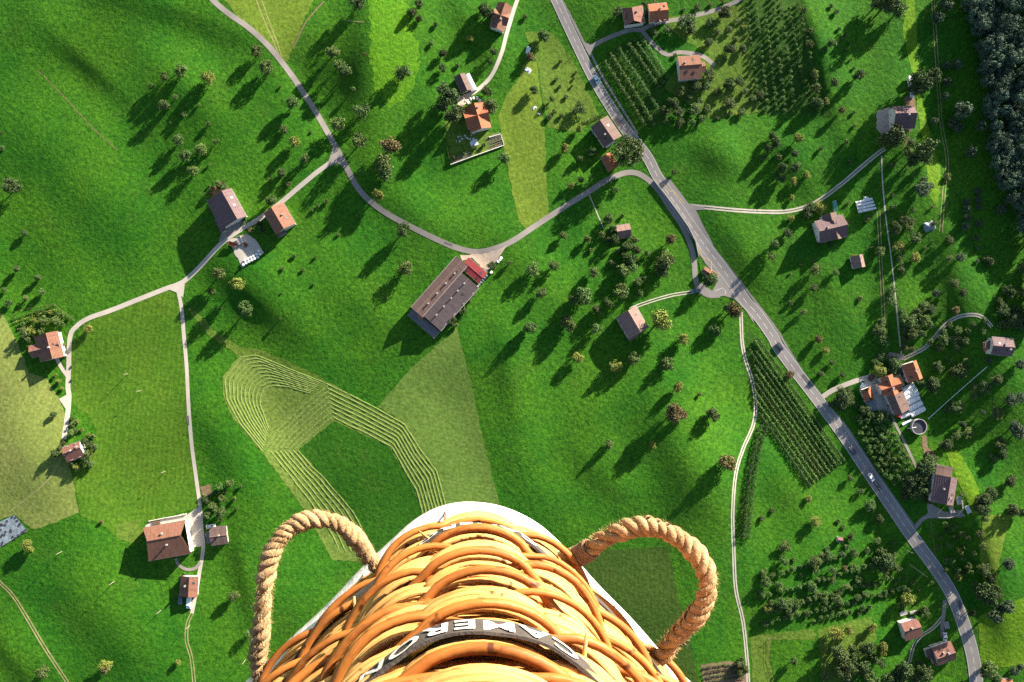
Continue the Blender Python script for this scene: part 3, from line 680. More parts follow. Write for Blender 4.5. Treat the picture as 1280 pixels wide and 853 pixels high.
H('salmon-roofed house with a dormer and a dark cross wing by the vegetable terraces', 'house', 'farmhouse', (60, 434), 76, [(0, 2, 124 * z, 108 * z, 0, 4.6, .42, 'salmon', dict(off=.22, chim=[(.1, .2)])), (2 * z, -50 * z, 74 * z, 52 * z, 90, 4.0, .5, 'redbrown', dict(openings=False)), (0, 36 * z, 36 * z, 30 * z, 90, 4.9, .5, 'redbrown', dict(openings=False))])
H('little brick-red house ringed by a thick hedge', 'house', 'village_house', T('02', 357, 562), -20, [(0, 0, 84 * z, 72 * z, 0, 4.2, .46, 'redbrown', dict(off=.22, chim=[(-.1, .3), (.7, .5)]))])
H('large farmhouse with a salmon front and black rear roof beside the paved yard', 'house', 'farmhouse', T('03', 808, 168), -10.5, [(0, 0, 200 * z, 156 * z, 0, 5.4, .44, 'salmon', dict(hip=.3, chim=[(-.1, .55), (.05, -.2)], off=.26))], up=6)
H('flat brown garage with a dark open bay opposite the large farmhouse', 'garage', 'garage', T('03', 1060, 143), -7, [(0, 0, 74 * z, 78 * z, 0, 2.8, .2, 'brown', dict(chim=[(.1, .1)])), (-50 * z, -4 * z, 24 * z, 52 * z, 0, 2.2, .1, 'grey_roof', dict(flat=True, openings=False, over=.1))], up=3)
H('small barn with one salmon slope where the lane turns into ruts', 'barn', 'barn', T('03', 915, 390), 94, [(0, 0, 92 * z, 76 * z, 0, 3.4, .44, 'salmon', dict(off=.12, chim=[(-.1, -.4)]))], up=4)
# long barn
LZ = lambda u, v: (480 + (515 - .66 * u + .75 * v) / 5.689, 280 + (240 + .75 * u + .66 * v) / 5.689)
q = 1 / 5.689
H('very long twin-ridged brown barn with a grey terrace at its end', 'barn', 'long_barn', LZ(255, 128), 131.4, [
   (-20 * q, -83 * q, 470 * q, 90 * q, 0, 5.0, .5, 'brown', dict(chim=[(-.6, .5), (-.2, .5), (.2, .5), (.6, .5)])),
   (6 * q, 45 * q, 394 * q, 162 * q, 0, 4.4, .30, 'slate', dict(off=-.12, chim=[(-.8, -.1), (-.45, -.1), (-.1, -.1), (.3, -.1), (.7, -.1)])),
   (250 * q, 4 * q, 62 * q, 250 * q, 0, 3.0, .1, 'grey_roof', dict(flat=True, openings=False, over=.05))], up=5)
H('shed with a bright red sheet-metal roof joined to the long brown barn', 'shed', 'machine_shed', LZ(-14, 152), 41.4, [(0, 0, 166 * q, 88 * q, 0, 4.6, .12, 'redmetal', dict(over=.2))], up=5)
H('little orange lean-to roof on the terrace of the long barn', 'lean-to', 'lean_to', LZ(478, 88), 41.4, [(0, 0, 40 * q, 34 * q, 0, 3.9, .3, 'orange', dict(openings=False, over=.1, base=3.0))], up=5)
# farm with tunnels
FZ = lambda x, y: (1040 + x / 6.094, 420 + y / 6.094)
q = 1 / 6.094
H('red-brown barn with one bright orange slope nearest the farm track', 'barn', 'barn', FZ(612, 272), 70, [(0, 0, 136 * q, 108 * q, 0, 5.0, .55, 'orange', dict(off=.3, chim=[(0, .2)]))], up=5)
H('cross-gabled red-orange farmhouse in the middle of the tunnel farm', 'house', 'farmhouse', FZ(440, 385), 70, [(0, 0, 150 * q, 84 * q, 0, 5.0, .6, 'orange', dict(chim=[(.2, .2)])), (2 * q, 0, 150 * q, 84 * q, 90, 4.9, .6, 'orange', dict(openings=False))], up=5)
H('grey-brown roofed barn beside the white plastic tunnels', 'barn', 'barn', FZ(500, 515), 66, [(0, 4 * q, 132 * q, 116 * q, 0, 4.6, .5, 'brown', dict(off=-.35))], up=4)
H('tan flat-roofed annex between the orange farmhouse and the tunnels', 'annex', 'annex', FZ(520, 340), 68, [(0, 0, 94 * q, 44 * q, 0, 3.6, .1, 'tan', dict(flat=True, openings=False, over=.1))], up=4)
H('small pyramid-hipped orange house at the entrance of the tunnel farm', 'house', 'village_house', FZ(279, 447), 68, [(0, 0, 96 * q, 64 * q, 0, 3.2, .6, 'orange', dict(hip=.95))], up=4)
BZ = lambda x, y: (1100 + x / 6.094, 560 + y / 6.094)
H('large mauve-grey farmhouse with roof windows at the hook of the side drive', 'house', 'farmhouse', BZ(492, 322), 98, [(0, 0, 200 * q, 168 * q, 0, 5.4, .55, 'purple', dict(off=.15, chim=[(-.1, -.3), (.5, .4)])), (-140 * q, -10 * q, 82 * q, 128 * q, 0, 3.6, .1, 'brown', dict(flat=True, openings=False, over=.1))], up=6)
H('dark plum-roofed house in deep shade at the edge of the wood', 'house', 'farmhouse', T('32', 1170, 52), 5, [(0, 0, 96 * z, 76 * z, 0, 4.6, .5, 'purple', dict(chim=[(.1, .3), (.6, -.3)])), (-54 * z, 4 * z, 18 * z, 30 * z, 0, 2.6, .2, 'brown', dict(flat=True, openings=False))])
H('square brown-red house with a black front wall in the slope orchard', 'house', 'village_house', T('33', 730, 597), -16, [(0, 0, 76 * z, 78 * z, 0, 5.0, .46, 'redbrown', dict(off=.25, chim=[(-.1, .4)]))])
H('brown-red house with skylights and a low side wing below the road bend', 'house', 'village_house', T('33', 890, 712), -17, [(0, 0, 88 * z, 82 * z, 0, 4.6, .45, 'redbrown', dict(off=-.1, chim=[(-.2, .3), (.3, .1)])), (-58 * z, 14 * z, 32 * z, 40 * z, 0, 2.8, .2, 'brown', dict(flat=True, openings=False)), (-42 * z, -26 * z, 26 * z, 40 * z, 0, 2.8, .2, 'redbrown', dict(flat=True, openings=False))])
H('tiny rust-brown hut among the slope orchard trees', 'hut', 'orchard_hut', T('33', 388, 163), 10, [(0, 0, 22 * z, 20 * z, 0, 2.0, .4, 'redbrown', dict(openings=False, over=.2))], up=2)
H('red-roofed house just showing at the bottom edge under dark trees', 'house', 'village_house', (1257, 856), 5, [(0, 0, 14, 12, 0, 4.2, .5, 'orange', dict(chim=[(.1, .3)]))])

for ln in ([(318, -6), (330, 25), (341, 50), (350, 72)], [(325, -6), (337, 28), (346, 52), (352, 70)], [(432, 26), (442, 27), (455, 28)], [(1136, 705), (1150, 715), (1160, 722)], [(12, 640), (60, 600), (84, 560)]):
    road('worn_line', ln, .45, M['rut'], .06)

for q in ([(1001, 470), (1005, 467), (1016, 481), (1012, 484)], [(1090, 602), (1094, 599), (1103, 612), (1099, 615)], [(742, 92), (746, 90), (752, 100), (748, 103)], [(1196, 752), (1200, 750), (1206, 768), (1202, 770)], [(556, 302), (566, 306), (565, 308), (555, 304)], [(232, 520), (236, 520), (237, 532), (235, 532)]):
    sheet('road_patch', q, M['patch'], .129, 3, wobble=.15)
# ------------------------------------------------------------------ trees
def crown_mesh(seed, clumps, leaves, tall=1.0, lump=.36, size=.15, squash=.94, hollow=.5):
    """Leaf-sized faces in clumps through the crown's volume; unit radius, ground at z = 0."""
    r = np.random.default_rng(seed); vs = []; fs = []
    cz = 1.16 * tall
    cs = []
    while len(cs) < clumps:
        d = r.normal(size=3); d /= np.linalg.norm(d)
        rad = hollow + (1 - hollow) * r.random() ** .6
        d = d * rad * (1 - lump * .55) * np.array([1, 1, squash * tall]); d *= r.uniform(.82, 1.1)
        if d[2] < -.78 * squash * tall: continue
        cs.append((d, lump * r.uniform(.6, 1.2)))
    for d, lr in cs:
        n = int(leaves * (lr / lump) ** 2)
        p = r.normal(size=(n, 3)); p /= np.linalg.norm(p, axis=1)[:, None]
        nr = p.copy(); p *= (lr * (0.55 + .5 * r.random(n)))[:, None]; p[:, 2] *= .85; p += d
        for i in range(n):
            a = nr[i] * .9 + r.normal(size=3) * .55; a /= np.linalg.norm(a)
            u = np.cross(a, r.normal(size=3)); u /= np.linalg.norm(u); w = np.cross(a, u)
            s = size * r.uniform(.6, 1.25); c = p[i] + np.array([0, 0, cz]); b = len(vs)
            vs += [tuple(c + u * s), tuple(c + w * s * .62), tuple(c - u * s), tuple(c - w * s * .62)]
            fs.append((b, b + 1, b + 2, b + 3))
    me = bpy.data.meshes.new('crown'); me.from_pydata(vs, [], fs); me.update(); return me

def trunk_mesh(seed, tall=1.0):
    r = random.Random(seed); mb = MB(); h = 1.15 * tall
    pts = [(0, 0, -.15), (.02, 0, .3 * tall), (r.uniform(-.05, .05), r.uniform(-.05, .05), .75 * tall), (r.uniform(-.08, .08), r.uniform(-.08, .08), h), (0, 0, 1.7 * tall)]
    mb.tube(pts, [.10, .075, .06, .045, .015], 7)
    for k in range(6):
        a = k * 1.05 + r.uniform(-.3, .3); z0 = r.uniform(.5, 1.1) * tall; L = r.uniform(.5, .75)
        mb.tube([(0, 0, z0), (math.cos(a) * L * .5, math.sin(a) * L * .5, z0 + .22), (math.cos(a) * L, math.sin(a) * L, z0 + r.uniform(.3, .6))], [.04, .026, .008], 5)
    me = bpy.data.meshes.new('trunk'); me.from_pydata(mb.v, [], mb.f); me.update(); me.materials.append(M['bark']); return me

KINDS = {  # code: name, leaf, variants(clumps, leaves, tall, lump, size), colour word
 '': ('fruit_tree', 'fruit', [(40, 66, 1.0, .34, .085), (34, 74, .95, .37, .09), (46, 60, 1.08, .31, .08), (36, 70, 1.0, .36, .085), (22, 84, 1.15, .40, .09), (20, 60, .82, .44, .09), (30, 54, .9, .30, .085)], 'olive-green'),
 'd': ('broadleaf_tree', 'dark', [(46, 66, 1.05, .33, .085), (40, 74, 1.0, .36, .085), (52, 60, 1.12, .31, .08)], 'dark green'),
 'y': ('pale_tree', 'yellow', [(36, 62, .95, .34, .085), (32, 66, .9, .37, .085)], 'yellow-green'),
 'o': ('autumn_tree', 'rust', [(36, 66, .95, .35, .085), (34, 66, .9, .34, .085)], 'rust-brown'),
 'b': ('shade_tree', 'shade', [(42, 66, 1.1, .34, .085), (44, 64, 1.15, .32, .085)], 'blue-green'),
 's': ('bush', 'fruit', [(18, 60, .7, .48, .13), (16, 64, .66, .5, .13)], 'green'),
 'S': ('orchard_tree', 'orchard', [(20, 50, .95, .44, .13), (17, 54, .9, .45, .13), (22, 46, 1.0, .41, .12)], 'olive-green'),
 'D': ('broadleaf_tree', 'dark', [(90, 80, .95, .24, .05)], 'dark green'),
 'f': ('forest_tree', 'forest', [(60, 66, 1.3, .28, .07), (54, 72, 1.2, .30, .07), (66, 62, 1.35, .27, .07)], 'blue-green'),
}
VARS = {}
for k, (nm, leaf, vv, _w) in KINDS.items():
    VARS[k] = []
    for i, v in enumerate(vv):
        cm = crown_mesh(100 * ord(k or 'a') + i, *v); cm.materials.append(LEAF[leaf])
        VARS[k].append((cm, trunk_mesh(i + 7 * ord(k or 'a'), v[2]), v[2]))
LEAFS = {'S2': 'dark'}
TREECOUNT = {}
def tree(px, py, r_px, kind, label, group, hs=1.0):
    nm, leaf, vv, _ = KINDS[kind]; cm, tm, tall = random.choice(VARS[kind])
    s = mpp(px, py) * r_px * .95
    hc = 1.16 * tall * s * hs
    p = gp(px, py, hc)
    rt = empty(nm, on(p, 0), random.uniform(0, 6.28)); rt.scale = (s, s * random.uniform(.78, 1.12), s * hs * random.uniform(.86, 1.16))
    c = bpy.data.objects.new('crown', cm); t = bpy.data.objects.new('trunk', tm)
    for o in (t, c): COL.objects.link(o); o.parent = rt
    tag(rt, label, 'bush' if kind == 's' else 'tree', group); TREECOUNT[nm] = TREECOUNT.get(nm, 0) + 1
    return rt

def sizeword(r):
    return 'tiny' if r < 3.6 else 'small' if r < 6 else 'middling' if r < 9 else 'large' if r < 13 else 'great'
USED = {}
def grove(tile, mark, phrase, group, data, org=None, sc=TS, rs=1.0, hs=1.0):
    """Trees of one place; each label counts outward from the landmark pixel `mark`."""
    L = []
    for d in data.split(';'):
        if not d.strip(): continue
        a = d.strip().split(','); x, y, r = float(a[0]), float(a[1]), float(a[2]); k = a[3] if len(a) > 3 else ''
        px, py = T(tile, x, y) if org is None else (org[0] + x / sc, org[1] + y / sc)
        rp = r / sc * rs
        if rp < 4.3 and k == '': k = 's'
        L.append((math.hypot(px - mark[0], py - mark[1]), px, py, rp, k))
    L.sort(); cnt = {}
    for _, px, py, rp, k in L:
        nm, _l, _v, cw = KINDS[k]; what = 'bush' if k == 's' else 'tree'
        if k == 's' and rp > 4.3: k = ''
        key = (phrase, what, cw); cnt[key] = cnt.get(key, 0) + 1; n = cnt[key]
        lab = f'{sizeword(rp)} {cw} {what}, {"" if n == 1 else ORD[n - 1] + " "}nearest {phrase}'
        tree(px, py, rp, k, lab, group, hs)

G = grove
G('00', T('00', 875, 345), 'of the upper-left meadow to its topmost dark trio', 'trees of the upper-left meadow',
  '735,418,18;798,375,22;875,345,34;1005,380,40,y;850,470,15;792,510,30;893,555,16;962,508,10;1008,603,14;828,597,8;8,720,16;5,645,10')
G('00', T('00', 1100, 860), 'above the plum-grey barn', 'trees of the upper-left meadow',
  '865,678,34;897,755,32;970,722,36;1047,685,18;937,828,32;1013,800,9')
G('10', T('10', 390, 740), 'along the lane to its cross-lane junction', 'trees along the curving lane',
  '5,248,32;52,325,42;375,250,34;400,310,30;428,345,34;175,500,38;130,625,28;185,690,32,y;237,768,24;122,838,26;470,433,12;525,265,12,o;515,535,40;398,600,38;500,685,48;268,640,8;117,420,8')
G('10', T('10', 710, 350), 'around the sunlit bank to the lone tree on it', 'trees around the sunlit bank',
  '650,705,56,o;622,800,58;710,350,42;1155,250,22;1137,300,18;1035,185,20,y;905,260,22,d;905,330,24,d;975,320,14;790,20,26,d;490,10,38,d;760,60,24,d;790,90,20;850,210,14;870,120,14')
G('10', T('10', 1073, 572), 'to the orange cross-gabled house', 'trees round the orange house',
  '925,455,62,d;960,550,60,d;1135,515,44,d;1120,440,30,d;1200,770,34;1120,60,40,d;905,510,40,d;1100,40,26,d;1060,715,16;1105,705,14;1010,740,12;960,765,12,o')
G('20', T('20', 330, 525), 'in the roadside lawn to its biggest bush-shaped tree', 'trees of the roadside lawn',
  '150,175,34;90,280,24,o;105,435,26;330,525,38;65,80,14;325,625,22,y;258,722,26,y;330,770,18;390,735,26;215,385,12;235,300,12;195,480,18;265,470,12;205,540,14;230,420,12;180,570,16;240,560,14;300,380,8;310,350,8;290,420,8')
tree(*T('20', 560, 735), 88 / TS, 'D', 'huge round dark tree overhanging the main road above the red shed', 'trees of the roadside lawn')
G('20', T('20', 650, 70), 'along the drive to the two red-roofed neighbours', 'trees along the top drive',
  '512,55,32,d;650,60,20;690,155,24;755,145,28;850,110,48,d;900,37,20;960,110,26;1030,60,38,d;965,22,14;835,48,12;1028,8,14;870,140,30,d;640,20,18,d;690,10,18', hs=.6)
G('20', T('20', 862, 328), 'in the farmhouse orchard to the broad salmon farmhouse', 'trees of the farmhouse orchard',
  '955,205,34,d;1000,155,26;1055,145,28;1090,100,24;1125,130,18,y;1060,240,34,d;1120,235,28,d;1085,190,22;1030,290,18;960,360,44,d;940,410,34;890,420,38,d;825,440,34;855,470,26;995,445,26;1050,405,42,d;1105,395,34,d;1130,440,24;1060,500,38,d;1205,460,28;1165,480,26;1115,545,26;780,500,42,d;810,545,40,d;745,540,36,d;890,525,40;950,530,30;920,575,26;870,590,26;815,595,30,d;750,590,22;1060,550,18;915,490,22;1000,570,16;790,268,16', rs=.84, hs=.62)
G('30', (1121, 120), 'to the gravel yard barn of the shaded meadow', 'trees by the shaded meadow',
  '785,390,58,d;760,430,40,d;850,360,38;900,320,24,b;905,400,24,b;895,465,22,b;650,665,58,d;600,680,36;800,730,62,d;720,735,30;740,690,26;690,640,24,d;640,800,18;740,780,36,d;820,780,24')
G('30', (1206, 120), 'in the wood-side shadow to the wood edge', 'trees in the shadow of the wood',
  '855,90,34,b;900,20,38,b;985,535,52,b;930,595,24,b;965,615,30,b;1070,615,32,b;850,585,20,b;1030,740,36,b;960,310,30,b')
G('30', T('30', 480, 365), 'round the lone dark spruce-like tree above the hedged lane', 'trees above the hedged lane',
  '350,210,24;480,365,32,d;590,5,50,d;625,15,56,d;675,55,40;395,535,20,o;385,140,9;400,190,9;415,240,9;440,290,9;455,330,9;410,170,10;430,215,8;420,690,12;460,610,10;455,545,10;265,360,28;265,430,32;275,500,32,d;240,215,26;365,400,24;320,490,24,y;215,50,20;240,150,16;300,240,14;370,60,14;345,30,12;440,785,14')
G('30', T('30', 170, 745), 'of the round meadow to its middle thicket', 'trees of the round meadow',
  '185,670,28,y;80,690,30;170,745,22,d;170,810,28;295,720,12;110,815,30,d;15,765,16;60,660,20;40,720,26;90,760,20;225,845,18,y')
# lines of small trees in the upper orchard
for k, (xa, xb, ya, yb) in enumerate([(932, 948, -4, 130), (944, 959, -4, 134), (957, 971, 20, 137), (966, 981, -4, 138), (975, 993, -4, 136), (986, 1009, 10, 130), (998, 1026, 4, 128)]):
    n = 19
    for i in range(n):
        t = (i + random.uniform(-.09, .09)) / (n - 1); px = xa + (xb - xa) * t + random.uniform(-.25, .25); py = ya + (yb - ya) * t
        if random.random() < .06: continue
        tree(px, py, random.uniform(2.5, 3.4) * (1.15 if k in (3, 4) else 1), 'S', f'small orchard tree, {ORD[i]} down the {ORD[k]} column of the upper orchard', 'trees of the upper orchard columns', .75)
G('01', T('01', 205, 600), 'in the left-edge cluster to its corner tree', 'small trees at the left edge',
  '55,85,44,d;118,315,17,d;80,490,19,d;185,530,18;20,590,16,d;205,600,19;125,632,18;40,655,22,d')
G('01', T('01', 880, 580), 'to the white lane fork', 'trees beside the lane fork',
  '1058,512,36;1028,600,24;1150,562,38,y;1192,680,38;1067,685,9;425,778,26,y')
G('01', T('01', 235, 840), 'in the terraces of the dormered salmon house', 'shrubs of the left garden',
  '150,790,30,y;215,740,26;270,740,24;120,800,30,d;200,790,24;300,715,16;160,740,18,y;240,700,14,y;180,700,12;110,760,16;300,760,14;215,700,12;270,700,10;330,730,10')
G('01', T('01', 1060, 110), 'in the plot behind the plum-grey barn', 'shrubs of the barn plot',
  '1055,75,20;1085,92,18;1030,105,18,o;1185,250,16;1060,100,14;1085,70,12;1215,305,16,o;1012,90,8;1020,130,12')
G('11', T('11', 115, 245), 'to the black-and-salmon house on the cross lane', 'trees round the cross-lane house',
  '75,155,32;125,20,20;160,80,16;68,58,12;275,205,9;300,183,11;340,163,14;185,428,13;128,487,12;228,492,12;290,432,10;400,322,10;280,562,9;122,607,6;118,733,7;70,795,6;20,270,16,d;30,300,18,d')
G('11', (558, 365), 'to the long barn', 'trees round the long barn',
  '590,130,34,y;715,305,38;725,485,46;625,20,46;1145,475,24,d;1228,460,16;1000,660,22;1030,640,20;985,700,22,d;940,750,24,d;960,730,20;1045,615,18;1015,690,18;1060,595,14;970,765,16')
G('21', T('21', 541, 308), 'to the small hay shed', 'trees round the hay shed',
  '285,82,22,y;333,58,17;507,107,17;535,235,12;470,245,26;490,290,22;435,325,22;365,345,20;250,325,20;500,345,28,d;465,310,16;585,350,28;560,385,32;605,395,28;575,445,30;535,495,38;585,485,26;490,460,18;510,405,16;660,415,20;470,350,18,d;550,430,26;600,440,18')
G('21', T('21', 583, 750), 'to the blue-and-pink barn', 'trees round the blue-and-pink barn',
  '205,472,28;100,495,40;395,505,30;385,400,14;140,610,32;340,620,50;470,655,30;410,688,26;535,600,40;610,550,28;640,540,20;620,605,20;275,755,44;85,778,38;410,782,34;725,740,58,y;825,830,38,y;520,570,20;300,640,26;255,735,22')
G('21', T('21', 945, 503), 'to the bus shelter', 'trees near the bus stop',
  '770,345,32,o;740,445,48;735,505,34;770,450,30;705,480,28;1075,690,46,o;985,785,34;790,20,18;960,545,34,d;1270,370,22;1260,430,28;1040,680,22')
G('31', T('31', 346, 295), 'to the dark cross-gabled farmhouse', 'trees round the cross-gabled farmhouse',
  '100,50,28;165,65,22,y;230,38,18,y;155,145,18,y;150,240,22,y;135,315,28,d;290,190,36,y;235,215,34,d;250,190,30;270,495,34;260,580,24;370,505,20;455,430,16,y;485,635,16;430,260,13;195,465,9;145,515,8;265,455,9,o;290,360,16,d;430,170,12;520,245,20;345,370,14;210,700,22;150,655,16;285,830,24,o', hs=.62)
G('31', T('31', 635, 430), 'along the thin straight path to its mid-point', 'trees along the straight path',
  '580,405,26;595,385,16;640,590,32;640,645,32;580,790,36;600,840,34;640,130,16;640,190,18;615,215,13;660,290,34,d;700,255,30,d;735,265,24;755,340,36;675,385,32,y;680,440,26;685,495,20;755,435,28,y;690,470,16;740,205,18;720,290,24;650,310,24;620,620,20;590,750,26', hs=.62)
G('31', T('31', 840, 450), 'to the row of saplings on the sunny strip', 'trees of the sunny strip',
  '910,45,20;790,100,42,b;835,190,9,o;920,350,30,d;920,435,24;975,435,26,b;1110,450,26,d;1270,490,30;945,560,32,d;985,605,28,d;855,610,24,b;840,355,7;838,385,7;840,420,7;845,455,7;845,490,7;845,530,7;845,270,20;800,390,12;790,60,20,b;830,85,18', hs=.62)
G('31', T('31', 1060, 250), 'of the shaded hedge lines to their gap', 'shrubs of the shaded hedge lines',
  '1000,165,18,b;1000,200,22,b;1005,240,22,b;995,285,22,b;1055,110,20,b;1060,150,22,b;1060,190,16,b;1060,270,18,b;1050,340,18,b;1055,390,13,b;1055,450,11,b;1170,205,32,b', hs=.62)
G('31', (1210, 398), 'above the rutted bend to the bend', 'trees around the rutted bend',
  '950,690,26,o;800,670,34;830,690,30,d;770,700,26;730,740,36;700,780,28,d;760,770,30;800,740,30;740,800,34;700,720,24;790,800,26;820,760,26;830,840,20;710,830,26;690,690,16;1205,600,34;1260,600,26;1180,690,34,d;1230,740,46,d;1275,750,40,d;1180,760,28;960,790,26;920,760,22;900,830,26;960,830,26;1010,790,22;1080,790,20;1000,840,24;1040,760,18;1085,740,20;890,800,22;1240,690,26;1165,650,22,d', hs=.62)
G('02', T('02', 357, 562), 'in the hedge of the little brick-red house', 'hedge trees of the brick-red house',
  '350,430,18;345,470,20;365,460,16;410,510,22,d;440,530,24,d;430,575,26;415,605,26,d;450,490,16;440,620,20;370,637,24,y;310,518,12,o;270,570,24,d;350,400,14;375,415,14,y;395,455,12,y;430,480,12,y;460,540,16;290,545,18,d;395,560,22;350,620,18,d')
G('02', T('02', 340, 290), 'beside the drive of the dormered house', 'shrubs beside the left drive',
  '130,20,24,d;260,380,18,d;285,220,14,y;268,190,12,y;300,255,12,y;275,235,12;255,205,10;310,40,10,y;315,80,10,y;345,215,7;345,150,7;160,50,14')
G('02', T('03', 810, 165), 'behind the garage to the large farmhouse', 'trees behind the brown garage',
  '1065,730,20;1115,715,22;1075,790,22;1000,800,20,d;1030,830,26;1135,790,12;985,780,14;1150,835,10;1045,760,14;1090,760,12;1165,730,10')
G('22', T('22', 790, 372), 'in the open slope meadow to the brown-topped tree', 'trees of the open slope meadow',
  '320,105,30,y;505,145,34,y;590,110,32;755,135,36;805,250,30,y;910,285,11,o;790,372,50,o;740,150,20;830,385,26,o;970,382,34;1045,618,44,o;470,525,26;682,530,22,y')
G('32', (1135, 490), 'around the tunnel farm to its tan annex', 'trees round the tunnel farm',
  '600,15,24;590,100,30;580,165,36,y;655,150,42,d;700,60,30;740,65,24;840,240,44,d;780,220,28;400,300,50,d;440,310,30;510,360,32,d;590,390,42;865,150,34;640,120,30,d;625,170,30,d;560,130,22;390,350,20;480,400,22;540,390,24;430,270,22,d;470,340,14,d;630,400,20;350,330,20', hs=.62)
G('32', T('32', 1170, 52), 'below the dark plum house at the wood edge', 'trees on the shaded hillside',
  '890,20,34;870,60,28;940,20,30;960,60,26;1000,20,24;970,170,54,d;940,170,30,d;1040,290,26;1095,255,38,d;1150,215,36,d;1035,250,26;960,345,44;1150,375,40;1165,385,26,y;955,480,32;1010,470,34;985,430,26,d;905,530,42,d;1170,525,40;1180,575,36,d;1140,600,20;1215,705,36,d;1220,310,38,b;1260,470,42,b;1240,440,38,b;1110,120,20,b;920,120,20;1000,120,22;1265,300,30,b;1230,840,24,d;900,360,20;1080,370,14,b;930,345,26,d;1120,580,18;1260,140,30,b', hs=.62)
G('32', T('32', 895, 750), 'to the mauve-grey farmhouse', 'trees round the mauve-grey farmhouse',
  '810,630,52,d;800,690,40;750,700,48,d;720,740,48,d;800,740,44;760,770,42,d;690,690,26;840,600,30;1090,800,48,d;1120,760,34,d;1060,830,30,d;980,770,18;815,790,26,d;700,780,26,d;780,650,34,d;720,690,30', hs=.62)
G('32', (1000, 470), 'on the verge beside the main road bend', 'trees beside the main road',
  '280,15,18,y;320,72,20,y;350,130,18,d;400,190,18,d;295,185,20;145,190,26,o;535,825,32;490,755,20;440,690,18;235,790,18,y', hs=.62)
# block of small fruit trees below the tunnel farm
TRI = TT('32', (470, 420), (560, 375), (615, 385), (700, 540), (745, 630), (720, 665), (650, 720), (600, 700), (520, 580))
pts = []
yy = 512
row = 0
while yy < 612:
    xx = 1060 + (row % 2) * 4; i = 0
    while xx < 1150:
        if inside(TRI, xx, yy): pts.append((row, xx + random.uniform(-1.3, 1.3), yy + random.uniform(-1.3, 1.3)))
        xx += 8.2
    yy += 7.6; row += 1
rows = sorted({p[0] for p in pts})
for ri, rr in enumerate(rows):
    for i, p in enumerate([p for p in pts if p[0] == rr]):
        tree(p[1], p[2], random.uniform(3.9, 5.0), 'S', f'small orchard tree, {ORD[i]} along the {ORD[ri]} row down the wedge orchard', 'trees of the wedge orchard below the tunnel farm', .8)
G('03', T('03', 300, 220), 'in the lower-left meadow to its topmost pole', 'trees of the lower-left meadow',
  '130,190,30,y;150,210,20,y;210,805,42;510,770,34,y;510,790,30,o;862,758,17,y;490,75,11,o;895,330,10')
G('03', T('03', 1130, 440), 'in the striped lawn to its round lone tree', 'trees of the striped lawn', '1130,440,30;1210,620,26;1005,45,24;1070,30,28,d;1040,15,22;1075,68,12')
G('23', T('23', 835, 660), 'by the vegetable beds', 'trees by the vegetable beds', '835,655,30,d;775,765,14;1115,755,26;1130,790,22;1105,810,22,d;1090,790,16,d')
SL = 'trees of the slope orchard'
for ri, (a, b, n) in enumerate([((20, 345), (450, 225), 16), ((15, 440), (560, 275), 20), ((30, 505), (640, 345), 22), ((60, 560), (700, 395), 22), ((230, 560), (560, 480), 12)]):
    for i in range(n):
        t = (i + random.uniform(-.15, .15)) / (n - 1); px, py = T('33', a[0] + (b[0] - a[0]) * t, a[1] + (b[1] - a[1]) * t + random.uniform(-5, 5))
        if random.random() < .12: continue
        tree(px, py, random.uniform(2.8, 4.6), 'S', f'small fruit tree, {ORD[i]} along the {ORD[ri]} row down the slope orchard', SL, .7)
G('33', T('33', 120, 195), 'in the upper slope orchard to its paired trees', SL, '265,75,34,y;120,195,34;120,265,28;30,370,28;10,420,22;20,320,22;95,385,24;200,335,14;165,260,14;180,300,10;65,330,16;10,60,16;60,20,14', hs=.62)
G('33', T('33', 388, 163), 'in the slope orchard to the rust-brown hut', SL, '330,240,26;265,270,32;270,310,24;350,310,24;410,300,18,o;460,230,26;480,360,24;350,360,22;250,390,26;270,420,20;310,440,24;370,455,32;415,390,22;385,420,20;440,150,22,d;405,100,13;380,75,14;325,205,14;400,235,20;420,200,16;300,240,20;450,290,16', hs=.62)
G('33', T('33', 610, 270), 'in the slope orchard to its great dark tree', SL, '545,290,20;610,270,58,d;590,230,32;640,240,28;570,170,24;520,215,16;585,60,26;540,10,28;600,310,26;660,300,24;690,310,13;740,370,17;720,410,18;640,410,18;610,430,16;700,400,16;830,370,17;770,400,13;510,430,20;480,320,14;560,380,14;660,360,14;520,380,16;700,350,12;760,340,12;640,180,14', hs=.62)
G('33', T('33', 320, 470), 'in the lowest slope orchard rows to their middle bush', SL, '110,470,36,d;145,510,28;180,480,28;40,500,28,y;25,570,20;225,520,18;320,470,20;470,445,20;430,515,15;480,515,15;520,505,12;90,500,22;150,460,18;320,500,14;240,470,12;390,490,14;60,470,20;280,505,10;350,515,12;455,470,14', hs=.62)
G('33', T('33', 730, 597), 'to the square brown-red house', 'trees round the brown-red houses', '715,455,36,y;800,510,30,d;740,450,22,y;545,590,26,y;430,600,26,y;370,620,38,y;590,690,36,y;520,695,42,d;390,720,48,d;410,790,54,d;460,740,40,d;500,780,44,d;320,825,26;165,755,22;550,740,30,d;700,800,54,d;810,810,42,d;620,835,34;540,840,40;660,840,40,d;450,690,26,d;360,690,22;770,520,18,d;690,470,26;430,830,34,d;780,770,24;590,760,26,d;760,840,30,d')
G('33', T('33', 1100, 420), 'on the bright right-hand slope to its massive dark clump', 'trees of the right-hand slope', '1065,135,30;1080,190,26;1210,280,32,b;1095,310,40,d;1100,420,70,d;1060,400,40,d;1150,420,38,d;1205,485,38,b;1140,530,42,b;1025,520,20,d;1225,20,28,d;1265,30,28,d;1080,20,34,d;1090,60,22;1110,790,48;1140,830,38;1090,810,26,d;1235,800,26,b;1265,780,22,b;1170,500,26,b;1120,350,30,d')
